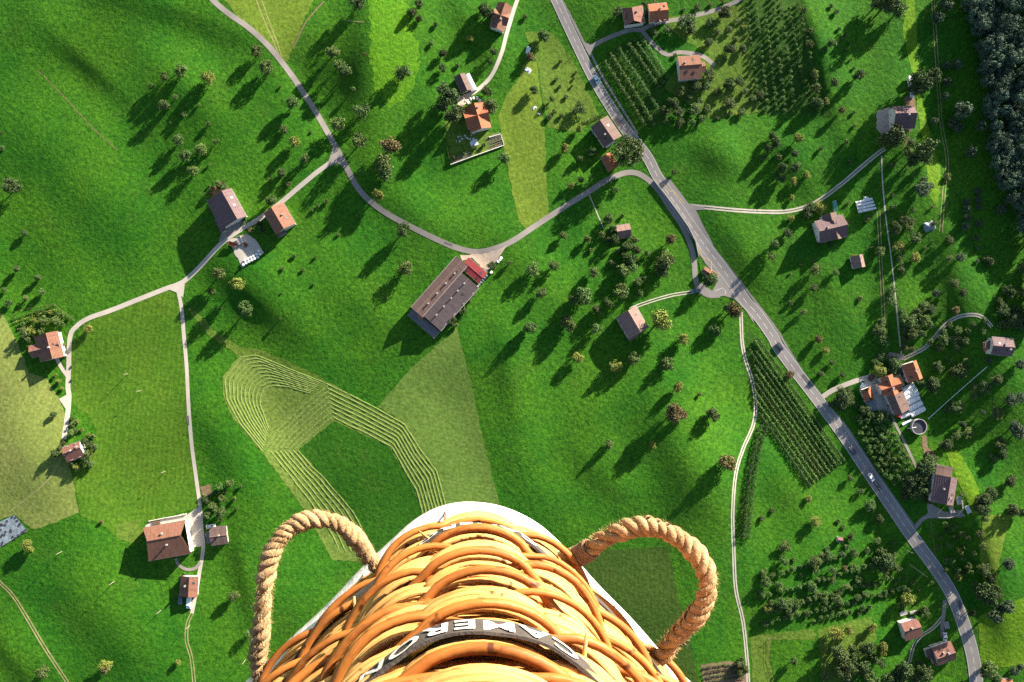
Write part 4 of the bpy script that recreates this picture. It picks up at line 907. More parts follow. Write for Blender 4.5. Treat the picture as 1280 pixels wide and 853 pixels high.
G('33', T('33', 960, 215), 'in the square orchard by the road to its centre', 'trees of the square roadside orchard', '940,100,24;980,140,22;900,90,18;1010,160,18;870,200,17;965,215,24,y;920,190,20;990,250,22;930,260,22;1010,290,22;960,310,22;965,345,26,y;1020,320,18;900,260,17;880,150,17;1035,230,18;905,310,17;950,160,16;990,200,16;935,140,15;985,320,16;900,120,14')
# garden shrubs by the pair of roadside gardens
# the wood at the right edge
EDGE = [(1209, -10), (1222, 31), (1229, 49), (1230, 85), (1234, 113), (1239, 137), (1245, 165), (1240, 186), (1246, 206), (1252, 222), (1266, 250), (1280, 285), (1290, 300), (1290, 340), (1300, 340), (1300, -10)]
WOOD = []
tries = 0
while tries < 6000:
    tries += 1; x, y = random.uniform(1196, 1330), random.uniform(-30, 400)
    if not inside(EDGE[:-2] + [(1300, 420), (1340, 420), (1340, -40), (1196, -40)], x, y): continue
    if all(math.dist((x, y), p[:2]) > 11.5 for p in WOOD): WOOD.append((x, y))
WOOD.sort(key=lambda p: p[1])
wi = 0
def edge_at(y):
    for a, b in zip(EDGE, EDGE[1:]):
        if a[1] <= y <= b[1] and b[1] > a[1]: return a[0] + (b[0] - a[0]) * (y - a[1]) / (b[1] - a[1])
    return 1281
inview = [p for p in WOOD if p[0] < 1292 and -12 < p[1] < 330]
for i, p in enumerate(WOOD):
    if p not in inview and p[0] > 1312: continue
    r_ = random.uniform(9.5, 13.5); n = (inview.index(p) if p in inview else -1)
    edge = 'edge' if p[0] - edge_at(max(-9, min(339, p[1]))) < 14 else 'interior'
    if n >= 0:
        wi = sum(1 for q in inview[:n] if ('edge' if q[0] - edge_at(max(-9, min(339, q[1]))) < 14 else 'interior') == edge)
        lab = f'blue-green {edge} tree of the wood, {ORD[min(wi, len(ORD) - 1)]} from its top end'
    else: lab = 'blue-green tree of the wood beyond the picture edge'
    tree(p[0], p[1], r_, 'f', lab, 'trees of the wood at the right edge' if n >= 0 else 'wood trees beyond the picture', .95)

# ------------------------------------------------------------------ clipped orchard rows (hedge-like fruit rows)
def fruit_row(pts, half, height, label, group, leaf='dark', name='orchard_row', dens=26, posts=True):
    line = groundline(pts, 2.0, False); L = sum((b - a).length for a, b in zip(line, line[1:])); vs = []; fs = []
    r = np.random.default_rng(int(pts[0][0] * 7 + pts[0][1]))
    n = int(L * dens * 1.3)
    for _ in range(n):
        t = r.random() * (len(line) - 1); i = int(t); f = t - i; a, b = line[i], line[i + 1]; p = a.lerp(b, f)
        d = (b - a).normalized(); nr = Vector((-d.y, d.x, 0)); s = i + f
        bump = .72 + .38 * math.sin(s * 1.9 + pts[0][0]) * math.sin(s * .73)
        ang = r.uniform(-.3, math.pi + .3); rad = (.55 + .5 * r.random())
        c = p + nr * (math.cos(ang) * half * rad * bump) + Vector((0, 0, .35 + (math.sin(ang) * rad * bump * .62 + .22) * height)) + d * r.uniform(-.3, .3)
        q = Vector(r.normal(size=3)) * .6 + nr * math.cos(ang) + Vector((0, 0, math.sin(ang))); q.normalize()
        u = q.cross(Vector(r.normal(size=3))).normalized(); w = q.cross(u); sz = r.uniform(.13, .28); k = len(vs)
        vs += [c + u * sz, c + w * sz * .7, c - u * sz, c - w * sz * .7]; fs.append((k, k + 1, k + 2, k + 3))
    rt = empty(name, line[0])
    inv = Vector(line[0])
    mesh('foliage', [v - inv for v in vs], fs, LEAF[leaf], rt)
    mb = MB(); step = max(1, len(line) // max(2, int(L / 2.2)))
    for i in range(0, len(line), step):
        p = line[i] - inv; mb.tube([p + Vector((0, 0, -.2)), p + Vector((.05, 0, height * .6)), p + Vector((0, .05, height * .95))], [.06, .05, .02], 5)
    mb.build('trunk', M['bark'], rt)
    return tag(rt, label, 'orchard row', group)
A = TT('20', (445, 300), (475, 262), (512, 235), (560, 212), (590, 192), (620, 180)); B = TT('20', (645, 615), (690, 612), (715, 545), (712, 430), (735, 410), (757, 385))
for k in range(6):
    fruit_row([A[k], ((A[k][0] + B[k][0]) / 2 + .5, (A[k][1] + B[k][1]) / 2), B[k]], 1.6 if k < 5 else 1.75, 2.5, f'clipped fruit row, {ORD[k]} from the main road in the roadside orchard block', 'orchard rows beside the upper road', 'orchard', dens=46)
for k in range(10):
    t = k / 9; ex, ey = T('32', 240 + 165 * t, 726 - 121 * t)
    L = (300 + 380 * min(1, t * 1.15)) / TS * (1.45 if t < .4 else 1.2 if t < .75 else 1.07); dx, dy = (-.575, -.818)
    bx, by = ex + dx * L, ey + dy * L
    if by < 404 + (1 - t) * 18: 
        q = (ey - (404 + (1 - t) * 16)) / -dy; bx, by = ex + dx * q, ey + dy * q
    lim = 930 + (12 if by > 440 else 2)
    if bx < lim: q = (ex - lim) / -dx; bx, by = ex + dx * q, ey + dy * q
    fruit_row([(ex, ey), ((ex + bx) / 2, (ey + by) / 2), (bx, by)], .95, 2.3, f'clipped fruit row, {ORD[9 - k]} from the main road in the long orchard block', 'orchard rows beside the lower road', 'orchard' if k % 3 else 'dark', dens=40)
HP = [(951, 531), (943, 556), (936, 590), (932, 625), (928, 672)]
fruit_row(HP, 1.6, 3.0, 'dense dark hedge row nearest the white-rutted track', 'double hedge beside the track', 'dark', 'hedge', 52)
fruit_row([(x + 6.5, y + 1.5) for x, y in HP], 1.6, 3.0, 'dense dark hedge row on the meadow side of the double hedge', 'double hedge beside the track', 'dark', 'hedge', 52)
fruit_row(TT('20', (338, 596), (400, 575), (450, 550)), .7, 1.4, 'low clipped hedge along the garden of the red-brown barn', None, 'dark', 'hedge', 24)
for k in range(5):
    fruit_row(TT('01', (60 + 10 * k, 735 + 16 * k), (170 + 10 * k, 700 + 14 * k), (265 + 14 * k, 668 + 18 * k)), .6, 1.2, f'low green row, {ORD[k]} from the top of the terraces above the dormered house', 'rows of the garden terraces', 'yellow' if k % 2 else 'fruit', 'vegetable_row', 18)
for k in range(4):
    y0 = 833 + 6 * k
    fruit_row([(880 + k, y0 + 1), (905, y0 - 3), (930, y0 - 4 if k else y0)], .5, .9, f'leafy vegetable row, {ORD[k]} down in the bed by the white-rutted track', 'vegetable rows by the track', 'dark' if k % 2 else 'fruit', 'vegetable_row', 22)

# ------------------------------------------------------------------ cars and vans
def car_body(L=4.3, Wd=1.78, van=False):
    top = 1.95 if van else 1.44; hood = .98 if not van else 1.2
    if van: prof = [(-.5, .35), (-.5, 1.1), (-.49, 1.8), (-.44, top), (.18, top), (.30, 1.75), (.40, 1.2), (.49, .95), (.5, .4)]
    else: prof = [(-.5, .38), (-.5, .85), (-.46, 1.0), (-.36, 1.05), (-.24, top - .03), (-.1, top), (.06, top - .02), (.2, hood + .06), (.42, .86), (.49, .7), (.5, .38)]
    vs = []; fs = []; n = len(prof)
    for y, s in ((-.5, 1), (-.42, 2), (.42, 2), (.5, 1)):
        for x, z in prof:
            inset = 1 if s == 2 else (1 if z < 1.0 else .98)
            zz = z if s == 2 or z < 1.0 else 1.0 + (z - 1.0) * .86
            vs.append((x * L * inset, y * Wd * (1 if z < 1.05 or s == 2 else .92), zz))
    for j in range(3):
        for i in range(n):
            i2 = (i + 1) % n; fs.append((j * n + i, (j + 1) * n + i, (j + 1) * n + i2, j * n + i2))
    fs.append(tuple(range(n))); fs.append(tuple(3 * n + i for i in range(n))[::-1])
    me = bpy.data.meshes.new('body'); me.from_pydata(vs, [], fs); me.update(); return me
def carglass(L=4.3, Wd=1.78, van=False):
    mb = MB()
    if van:
        mb.v += [(.185 * L, -.7, 1.97), (.185 * L, .7, 1.97), (.40 * L, .72, 1.24), (.40 * L, -.72, 1.24)]; mb.f.append((0, 3, 2, 1))
    else:
        k = 0
        for q in ([(.07, -.66, 1.44), (.07, .66, 1.44), (.2, .70, 1.06), (.2, -.70, 1.06)], [(-.245, .66, 1.43), (-.245, -.66, 1.43), (-.355, -.70, 1.07), (-.355, .70, 1.07)]):
            mb.v += [(x * L, y, z + .015) for x, y, z in q]; mb.f.append((k, k + 3, k + 2, k + 1)); k += 4
        for s in (-1, 1):
            mb.v += [(x * L, s * y, z) for x, y, z in ((.15, .89, 1.08), (.05, .82, 1.30), (-.22, .82, 1.30), (-.30, .89, 1.08))]; mb.f.append((k, k + 1, k + 2, k + 3) if s > 0 else (k + 3, k + 2, k + 1, k)); k += 4
    me = bpy.data.meshes.new('window'); me.from_pydata(mb.v, [], mb.f); me.materials.append(M['glass']); return me
wm = MB().tube([(0, -.11, 0), (0, .11, 0)], .32, 16); wme = bpy.data.meshes.new('wheel'); wme.from_pydata(wm.v, [], wm.f); wme.materials.append(M['rubber'])
rm = MB().tube([(0, -.118, 0), (0, .118, 0)], .19, 10); rme = bpy.data.meshes.new('rim'); rme.from_pydata(rm.v, [], rm.f); rme.materials.append(M['metal'])
hm = MB().box(0, 0, 0, .08, .34, .14); hme = bpy.data.meshes.new('headlight'); hme.from_pydata(hm.v, [], hm.f); hme.materials.append(M['white'])
M['taillight'] = plain('red_lens', (.4, .02, .02), (.3, .015, .015), 3, .3)
tme = hme.copy(); tme.materials.clear(); tme.materials.append(M['taillight'])
BODY = {False: car_body(), True: car_body(5.2, 1.95, True)}; GLASS = {False: carglass(), True: carglass(5.2, 1.95, True)}
def car(px, py, ang, color, label, name='parked_car', van=False, group=None, zoff=.14, scale=1.12):
    m = plain(name + '_paint', color, tuple(c * .92 for c in color), 2, .3, spec=.6)
    rt = empty(name, on(gp(px, py), zoff), wang(px, py, ang)); rt.scale = (scale,) * 3
    b = BODY[van].copy(); b.materials.append(m); link('body', b, None, rt); link('window', GLASS[van], None, rt)
    L = 5.2 if van else 4.3
    for x in (-.31, .31):
        for y in (-.8, .8):
            w = link('wheel', wme, None, rt, (x * L, y, .32)); link('rim', rme, None, w)
    for y in (-.62, .62): link('headlight', hme, None, rt, (.49 * L, y, .68)); link('taillight', tme, None, rt, (-.495 * L, y, .8))
    return tag(rt, label, 'van' if van else 'car', group)
RG = 'cars driving on the main road'
car(*T('20', 407, 390), 62, (.06, .16, .24), 'teal-blue car driving past the roadside orchard block', 'driving_car', group=RG)
car(*T('20', 520, 580), 242, (.04, .045, .06), 'black car on the main road beside the red-brown barn', 'driving_car', group=RG)
car(*T('32', 93, 52), 236, (.035, .04, .055), 'dark car on the main road above the farm drive turn', 'driving_car', group=RG)
car(*T('32', 447, 555), 236, (.05, .055, .075), 'dark car on the main road beside the wedge orchard', 'driving_car', group=RG)
car(*T('32', 536, 685), 56, (.75, .75, .75), 'white car following the dark one past the wedge orchard', 'driving_car', group=RG)
car(*T('21', 888, 597), 176, (.12, .16, .22), 'blue-grey car turning onto the rutted track by the bus bay')
car(*T('33', 893, 632), 92, (.55, .57, .6), 'silver car parked in the short drive of the skylit house')
car(*T('03', 1025, 96), -8, (.78, .78, .76), 'white car parked on the terrace beside the flat brown garage')
car(*T('03', 919, 466), 96, (.75, .77, .8), 'white van parked below the small one-sloped barn', 'parked_van', True)
car(*T('03', 878, 450), 94, (.10, .12, .17), 'dark blue car parked in the shade beside the white van')
car(*T('30', 722, 400), 80, (.75, .75, .75), 'white van parked on the bare earth beside the big dark tree', 'parked_van', True)
car(*T('30', 733, 455), 85, (.5, .55, .62), 'pale blue car at the end of the earth yard')
car(*T('31', 358, 188), 80, (.06, .24, .20), 'green farm van beside the dark cross-gabled farmhouse', 'parked_van', True)
car(*T('32', 1087, 52), 85, (.5, .12, .10), 'red car beside the dark plum house at the wood edge')
car(*FZ(512, 612), 5, (.55, .03, .03), 'small red car between tunnels and barn in the tunnel farm', scale=.8)

# ------------------------------------------------------------------ farm fittings
def tunnel(a, b, w, label, mat='plastic', group='white plastic tunnels of the farm', name='plastic_tunnel'):
    pa, pb = gp(*a), gp(*b); d = pb - pa; L = Vector((d.x, d.y)).length; rz = math.atan2(d.y, d.x); c = on((pa + pb) / 2)
    rt = empty(name, c, rz); n = max(4, int(L / 1.2)); k = 10; vs = []; fs = []
    for i in range(n + 1):
        x = -L / 2 + L * i / n; r = w / 2 * (1 + .025 * math.cos(i * math.pi))
        for j in range(k + 1):
            t = math.pi * j / k; vs.append((x, math.cos(t) * r, math.sin(t) * r * .95 - .3 * (j in (0, k))))
    for i in range(n):
        for j in range(k): a0 = i * (k + 1) + j; fs.append((a0, a0 + 1, a0 + k + 2, a0 + k + 1))
    mesh('cover', vs, fs, M[mat], rt, True)
    for x, s in ((-L / 2, -1), (L / 2, 1)):
        MB().poly([(x, math.cos(math.pi * j / k) * w / 2 * .98, math.sin(math.pi * j / k) * w / 2 * .93) for j in range(k + 1)]).build('end_wall', M[mat], rt)
    for i in range(0, n + 1, 2):
        x = -L / 2 + L * i / n
        MB().tube([(x, math.cos(math.pi * j / k) * w / 2 * 1.03, math.sin(math.pi * j / k) * w / 2 * .99) for j in range(k + 1)], .05, 5).build('hoop', M['metal'], rt)
    return tag(rt, label, 'tunnel', group)
for i, (a, b, w) in enumerate([((535, 418), (622, 372), 3.1), ((540, 452), (640, 402), 3.1), ((550, 488), (652, 432), 3.1), ((562, 522), (660, 468), 3.1), ((578, 566), (682, 508), 3.1), ((598, 606), (702, 550), 3.1)]):
    tunnel(FZ(*a), FZ(*b), w, f'long white plastic tunnel, {ORD[i]} down from the orange-sloped barn')
tunnel(FZ(518, 622), FZ(592, 590), 2.6, 'short white tunnel beside the red car, above the thin one')
tunnel(FZ(534, 678), FZ(604, 640), 1.6, 'thin white tunnel nearest the round slurry tank')
for i in range(4):
    a, b = T('31', 462 + 4 * i, 172 + 14 * i), T('31', 545 + 6 * i, 150 + 15 * i)
    tunnel(a, b, 1.6, f'white-covered stack, {ORD[i]} down of the four near the straight path', 'plastic', 'white-covered stacks near the straight path', 'covered_stack')
# slurry tank
c = gp(*FZ(648, 690)); rt = empty('slurry_tank', on(c)); R_ = 58 / 6.094 * mpp(*FZ(648, 690)); vs = []; fs = []; k = 40
for r_, z_ in ((R_, -1), (R_, 2.6), (R_ - .35, 2.6), (R_ - .35, -.5)):
    for j in range(k): vs.append((math.cos(2 * math.pi * j / k) * r_, math.sin(2 * math.pi * j / k) * r_, z_))
for i in range(3):
    for j in range(k): fs.append((i * k + j, i * k + (j + 1) % k, (i + 1) * k + (j + 1) % k, (i + 1) * k + j))
mesh('tank_wall', vs, fs, M['stone'], rt)
MB().poly([(math.cos(2 * math.pi * j / k) * (R_ - .36), math.sin(2 * math.pi * j / k) * (R_ - .36), 1.9) for j in range(k)]).build('slurry_surface', plain('dark_slurry', (.045, .045, .06), (.06, .06, .075), .5, .35), rt)
MB().tube([(-R_ - 1.5, -1.0, .5), (-R_ + .2, -.6, 2.7), (-R_ + 2.5, -.2, 2.5)], .14, 8).build('agitator_pipe', M['white'], rt)
MB().tube([(-R_ - .2, .6, 0), (-R_ - .2, .6, 3)], .09, 6).build('ladder_pipe', M['metal'], rt)
tag(rt, 'round open dark slurry tank below the white tunnels', 'tank')
# wrapped bales on the concrete yard and along the long barn
def bale(p, r, label, group, sz=1.0):
    rt = MB(); n = 12; vs = []; fs = []
    for zz, rr in ((0, r * .9), (.12, r), (sz * 1.05, r), (sz * 1.2, r * .88)):
        for j in range(n): vs.append((math.cos(2 * math.pi * j / n) * rr, math.sin(2 * math.pi * j / n) * rr, zz))
    for i in range(3):
        for j in range(n): fs.append((i * n + j, i * n + (j + 1) % n, (i + 1) * n + (j + 1) % n, (i + 1) * n + j))
    fs.append(tuple(3 * n + j for j in range(n)))
    o = mesh('silage_bale', vs, fs, M['plastic'], None, False, on(p, .1)); return tag(o, label, 'bale', group)
i = 0
for x, y in [(1195, 462), (1209, 455), (1223, 448), (1237, 441), (1251, 434), (1190, 449), (1204, 442), (1218, 435), (1232, 428), (1246, 420), (1262, 420), (1256, 404), (1182, 470)]:
    bale(gp(*T('01', x, y)), .72, f'white wrapped bale, {ORD[i]} of the heap on the concrete yard', 'wrapped bales on the concrete yard'); i += 1
for j in range(9):
    a = (625 + 105 * j / 8, 490 - 118 * j / 8); bale(gp(480 + a[0] / 5.689, 280 + a[1] / 5.689), .62, f'white wrapped bale, {ORD[j]} in the line beside the long barn', 'wrapped bales beside the long barn')
for j, a in enumerate([(812, 268), (825, 255), (832, 245), (727, 332), (762, 346)]):
    bale(gp(480 + a[0] / 5.689, 280 + a[1] / 5.689), .85, f'white wrapped bale, {ORD[j]} of the few at the hedge of the gravel yard', 'wrapped bales at the gravel yard')
# machinery on the concrete yard
def trailer(px, py, ang, col, label):
    rt = empty('farm_trailer', on(gp(px, py), .12), wang(px, py, ang))
    MB().box(0, 0, .95, 4.2, 2, .12).box(0, -.97, 1.3, 4.2, .07, .6).box(0, .97, 1.3, 4.2, .07, .6).box(-2.06, 0, 1.3, .07, 1.86, .6).build('bed', M[col], rt)
    MB().tube([(2.1, 0, .8), (3.4, 0, .5)], .07, 6).build('drawbar', M['rust'], rt)
    for y in (-.95, .95):
        for x in (-.8, .3): link('wheel', wme, None, rt, (x, y, .35))
    return tag(rt, label, 'trailer')
trailer(*T('01', 1130, 372), 20, 'rust', 'rusty brown trailer on the concrete yard by the lane')
trailer(*T('01', 1165, 352), 65, 'metal', 'grey trailer on the concrete yard beside the rusty one')
trailer(*BZ(590, 400), 85, 'metal', 'grey trailer beside the mauve-grey farmhouse')
trailer(*T('33', 690, 515), -20, 'metal', 'pale trailer above the square brown-red house')
trailer(*BZ(660, 468), 60, 'plastic', 'white boat-like trailer at the sunny edge of the mauve-grey farmhouse')
# rope of junk piles: timber stacks
def stack(px, py, ang, label, n=5, mat='wood'):
    rt = empty('timber_stack', on(gp(px, py), .1), wang(px, py, ang))
    for i in range(n):
        for j in range(2): MB().tube([(-1.8, (i - n / 2) * .42, .2 + j * .38), (1.8 + random.uniform(-.4, .3), (i - n / 2) * .42, .2 + j * .38)], .19, 8).build('log', M[mat], rt)
    return tag(rt, label, 'timber stack')
stack(*T('01', 1185, 370), 30, 'short stack of brown logs on the concrete yard')
stack(*T('03', 760, 78), -8, 'log stack against the hedge terrace of the large farmhouse', 4)
stack(*FZ(300, 318), 125, 'pinkish timber stack at the mouth of the tunnel farm drive', 7)
stack(*BZ(380, 40), 20, 'timber heap on bare soil above the mauve-grey farmhouse', 6)
stack(*BZ(545, 470), 70, 'pale timber stack in the yard of the mauve-grey farmhouse', 6, 'stone')
stack(*T('33', 905, 575), 80, 'stack of grey planks beside the drive of the skylit house', 6, 'stone')
stack(*T('33', 740, 512), -15, 'white-ended log stack above the square brown-red house', 4, 'stone')
# white sheets lying on the lawn
def sheet_thing(px, py, rx, ry, ang, label, mat='plastic', name='ground_sheet', group=None, h=.5):
    rt = on(gp(px, py)); n = 9; vs = []; fs = []; s = random.random() * 9
    for i in range(n):
        for j in range(n):
            u, v = i / (n - 1) - .5, j / (n - 1) - .5; e = 1 + .12 * math.sin(5 * u + s) * math.cos(4 * v)
            edge = min(1, 4 * min(.5 - abs(u), .5 - abs(v)))
            vs.append((u * rx * 2 * e, v * ry * 2 * (1 + .15 * math.sin(6 * u + s)), .06 + edge * h * (.55 + .45 * math.sin(7 * u + s) * math.sin(6 * v + 2 * s))))
    for i in range(n - 1):
        for j in range(n - 1): a = i * n + j; fs.append((a, a + n, a + n + 1, a + 1))
    o = mesh(name, vs, fs, M[mat], None, True, rt); o.rotation_euler = (0, 0, wang(px, py, ang)); return tag(o, label, 'sheet', group)
sheet_thing(*T('20', 78, 245), 1.2, 2.0, 20, 'white sheet over a heap, beside the rust-brown tree in the roadside lawn')
sheet_thing(*T('20', 75, 342), 1.8, 1.3, 35, 'white sheet lying between the rust-brown tree and the long tree shadow')
sheet_thing(*T('20', 108, 525), 1.1, .7, -30, 'small white sheet on the edge of the mown strip, upper of two')
sheet_thing(*T('20', 130, 553), .8, .5, 30, 'small white sheet on the edge of the mown strip, lower of two')
sheet_thing(*T('10', 1055, 694), 2.4, 1.7, -14, 'white sheet spread over the garden of the orange house')
sheet_thing(*T('31', 822, 282), 2.6, 3.2, 70, 'blue-grey net over a bush on the sunny strip', 'tarp', h=1.6)
sheet_thing(*T('31', 515, 150), 1.6, 1.0, 10, 'white crumpled sheet above the covered stacks', h=.8)
sheet_thing(*FZ(240, 385), 1.6, 1.6, 20, 'white parasol-like sheet at the terrace of the hipped house', h=.9)
sheet_thing(*FZ(308, 540), 3.4, 3.0, 68, 'grey-green cover on the ground beside the hipped house', 'tarp', h=.3)
# silage heap with tyres
SP = TT('03', (-30, 110), (-5, 78), (70, 42), (135, 118), (0, 200), (-40, 215))
o = sheet('silage_cover', SP, M['tarp'], .35, 3, None, 0); 
rt = empty('silage_heap', on(gp(*T('03', 50, 120)))); o.parent = rt; o.matrix_parent_inverse = Matrix.Translation(-rt.location)
tt = MB().tube([(math.cos(2 * math.pi * j / 12) * .42, math.sin(2 * math.pi * j / 12) * .42, 0) for j in range(12)], .14, 6, False, True); tym = bpy.data.meshes.new('tyre'); tym.from_pydata(tt.v, [], tt.f); tym.materials.append(M['rubber'])
k = 0
while k < 34:
    x, y = random.uniform(-30, 130), random.uniform(50, 200)
    q = T('03', x, y)
    if inside(SP, *q): w = link('tyre', tym, None, rt); w.location = on(gp(*q), .42) - rt.location; k += 1
tag(rt, 'blue-grey covered silage heap dotted with black tyres at the left edge', 'silage heap')
M['palestone'] = plain('pale_boulder', (.5, .49, .46), (.36, .35, .33), 1.5, .8)
# garden of the orange house: stones, beds, border
for j in range(16):
    a, b = random.uniform(955, 1060), 0
    b = 672 - (a - 1000) * .22 + random.uniform(-16, 16); q = T('10', a, b); s_ = random.uniform(.35, .7)
    bm = bmesh.new(); bmesh.ops.create_icosphere(bm, subdivisions=2, radius=s_)
    for v in bm.verts: v.co *= random.uniform(.8, 1.12); v.co.z *= .7
    me = bpy.data.meshes.new('garden_stone'); bm.to_mesh(me); bm.free(); o = link('garden_stone', me, M['palestone'], None, on(gp(*q), .15)); o.rotation_euler = (0, 0, j)
    tag(o, 'whitish boulder in the heap of stones below the orange cross-gabled house', 'stone', 'white boulders in the orange house garden')
for j, (x, y) in enumerate([(1020, 490), (1040, 482), (1055, 478), (1072, 476), (1085, 488), (1030, 500)]):
    q = T('10', x, y); sheet_thing(*q, .9, .7, 30 * j, 'white covered heap in the clutter between car port and orange house', 'plastic', 'covered_heap', 'white heaps between car port and orange house', .8)
def raised_bed(px, py, L, Wd, ang, label, group):
    rt = empty('raised_bed', on(gp(px, py)), wang(px, py, ang))
    MB().box(0, -Wd / 2, .2, L, .12, .7).box(0, Wd / 2, .2, L, .12, .7).box(-L / 2, 0, .2, .12, Wd - .12, .7).box(L / 2, 0, .2, .12, Wd - .12, .7).build('timber_edge', M['stone'], rt)
    MB().box(0, 0, .15, L - .14, Wd - .14, .5).build('soil', M['dirt'], rt)
    vs = []; fs = []
    for _ in range(int(L * Wd * 9)):
        c = Vector((random.uniform(-L / 2 + .2, L / 2 - .2), random.uniform(-Wd / 2 + .15, Wd / 2 - .15), random.uniform(.42, .75))); u = Vector((random.uniform(-1, 1), random.uniform(-1, 1), random.uniform(-.4, .4))).normalized() * .2; w = Vector((-u.y, u.x, random.uniform(-.1, .1))) * .7; k = len(vs)
        vs += [c + u, c + w, c - u, c - w]; fs.append((k, k + 1, k + 2, k + 3))
    mesh('foliage', vs, fs, LEAF['fruit'], rt); return tag(rt, label, 'raised bed', group)
for j, (x, y, L_) in enumerate([(1150, 664, 7.5), (1156, 684, 7.5), (1160, 706, 7), (1010, 758, 8), (980, 775, 6)]):
    raised_bed(*T('10', x, y), L_, 1.5, -20, f'timber-edged bed, {ORD[j]} down in the garden of the orange house', 'raised beds of the orange house garden')
def wall_line(name, pts, w, h, mat, label, cat='wall'):
    ln = groundline(pts, 3, False); rt = ln[0]; vs = []; fs = []
    for i, p in enumerate(ln):
        a = ln[max(0, i - 1)]; c = ln[min(len(ln) - 1, i + 1)]; t = Vector((c.x - a.x, c.y - a.y)).normalized(); n = Vector((-t.y, t.x, 0)) * w / 2
        vs += [p - n + Vector((0, 0, -.4)) - rt, p - n + Vector((0, 0, h)) - rt, p + n + Vector((0, 0, h)) - rt, p + n + Vector((0, 0, -.4)) - rt]
    for i in range(len(ln) - 1):
        for j in range(4): fs.append((i * 4 + j, i * 4 + (j + 1) % 4, i * 4 + 4 + (j + 1) % 4, i * 4 + 4 + j))
    fs.append((3, 2, 1, 0)); k = len(ln) * 4; fs.append((k - 4, k - 3, k - 2, k - 1))
    return tag(mesh(name, vs, fs, M[mat], None, False, rt), label, cat)
wall_line('garden_wall', TT('10', (943, 800), (1060, 757), (1203, 706), (1186, 652), (1130, 668)), .35, 1.0, 'wall', 'pale wall closing the lower side of the orange house garden')
wall_line('retaining_wall', [(817, 226), (832, 245), (846, 264), (860, 284), (869, 302), (873, 321)], .3, 1.3, 'stone', 'dark low wall between the main road and the lane loop')
wall_line('terrace_wall', TT('03', (722, 72), (790, 58), (870, 44), (905, 36)), .3, .9, 'wall', 'pale terrace wall above the large farmhouse')
wall_line('terrace_wall', TT('30', (630, 540), (634, 628)), .3, 1.2, 'wall', 'white wall at the gravel side of the shaded-meadow barn')
wall_line('garden_wall', BZ(440, 525) and [BZ(440, 530), BZ(520, 532), BZ(590, 515), BZ(628, 470), BZ(622, 400)], .3, .8, 'stone', 'curved stone wall round the yard of the mauve-grey farmhouse')
wall_line('garden_wall', TT('01', (1262, 250), (1258, 285), (1270, 312)), .3, .8, 'white', 'curved white wall on the lane side of the black-and-salmon house')
def fence(pts, label, h=1.1, sp=2.5):
    ln = groundline(pts, 2, False); rt = empty('post_fence', ln[0]); base = Vector(ln[0]); acc = 9; last = None; n = 0
    for a, b in zip(ln, ln[1:]):
        acc += (b - a).length
        if acc > sp and n < 90: MB().tube([b - base + Vector((0, 0, -.3)), b - base + Vector((0, 0, h))], .07, 5).build('post', M['wood'], rt); acc = 0; n += 1
    for zz in (.5, 1.0): MB().tube([p - base + Vector((0, 0, zz)) for p in ln], .035, 4).build('rail', M['wood'], rt)
    return tag(rt, label, 'fence')
fence(TT('10', (905, 610), (925, 700), (942, 800)), 'post fence on the meadow side of the orange house garden')
fence(TT('01', (990, 120), (1010, 165)) + [], 'short fence at the plot behind the plum-grey barn')
fence(TT('01', (50, 735), (100, 690), (265, 660), (360, 740)), 'fence round the terraces of the dormered house')
fence(TT('33', (40, 640), (38, 750), (65, 840)), 'fence beside the dry mown bank at the foot of the slope orchard')
# poles
def pole(px, py, label, h=6.4):
    rt = empty('utility_pole', on(gp(px, py)), 0)
    MB().tube([(0, 0, -.4), (0, 0, h)], [.13, .08], 8).build('shaft', plain('bleached_pole', (.55, .5, .42), (.42, .38, .32), 2, .8) if 'polemat' not in M else M['polemat'], rt)
    MB().box(0, 0, h - .5, 1.6, .1, .1).build('crossarm', M['wood'], rt)
    for x in (-.65, 0, .65): MB().tube([(x, 0, h - .45), (x, 0, h - .2)], .04, 6).build('insulator', M['stone'], rt)
    return tag(rt, label, 'pole', 'wire poles in the meadows')
M['polemat'] = plain('bleached_pole', (.36, .32, .25), (.26, .23, .18), 2, .8)
for q, lab in [(T('03', 300, 220), 'pale pole nearest the tyre-dotted silage heap'), (T('03', 555, 365), 'pale pole in the lower-left meadow, below the large farmhouse shadow'), (T('03', 780, 505), 'pale pole beside the shadow of the small one-sloped barn'), (T('03', 920, 578), 'pale pole standing at the rutted end of the white lane'), (T('03', 1190, 745), 'pale pole nearest the rope handle of the basket'),
               (T('02', 620, 185), 'pale pole highest in the striped mown meadow'), (T('02', 682, 267), 'pale pole in the middle of the striped mown meadow'), (T('02', 802, 657), 'pale pole lowest in the striped mown meadow'), (T('33', 712, 215), 'white pole at the roadside of the slope orchard'), (T('31', 520, 390), 'thin pole above the tiny dark field shed'), (T('33', 40, 640), 'short post at the corner of the dry mown bank'), (T('20', 185, 15), 'white marker pole at the top of the main road'), (T('20', 225, 100), 'white marker pole by the main road above the sheets'), (T('20', 297, 268), 'white marker pole by the main road beside the roadside lawn')]:
    pole(*q, lab, 2.2 if 'marker' in lab or 'short' in lab else 6.4)
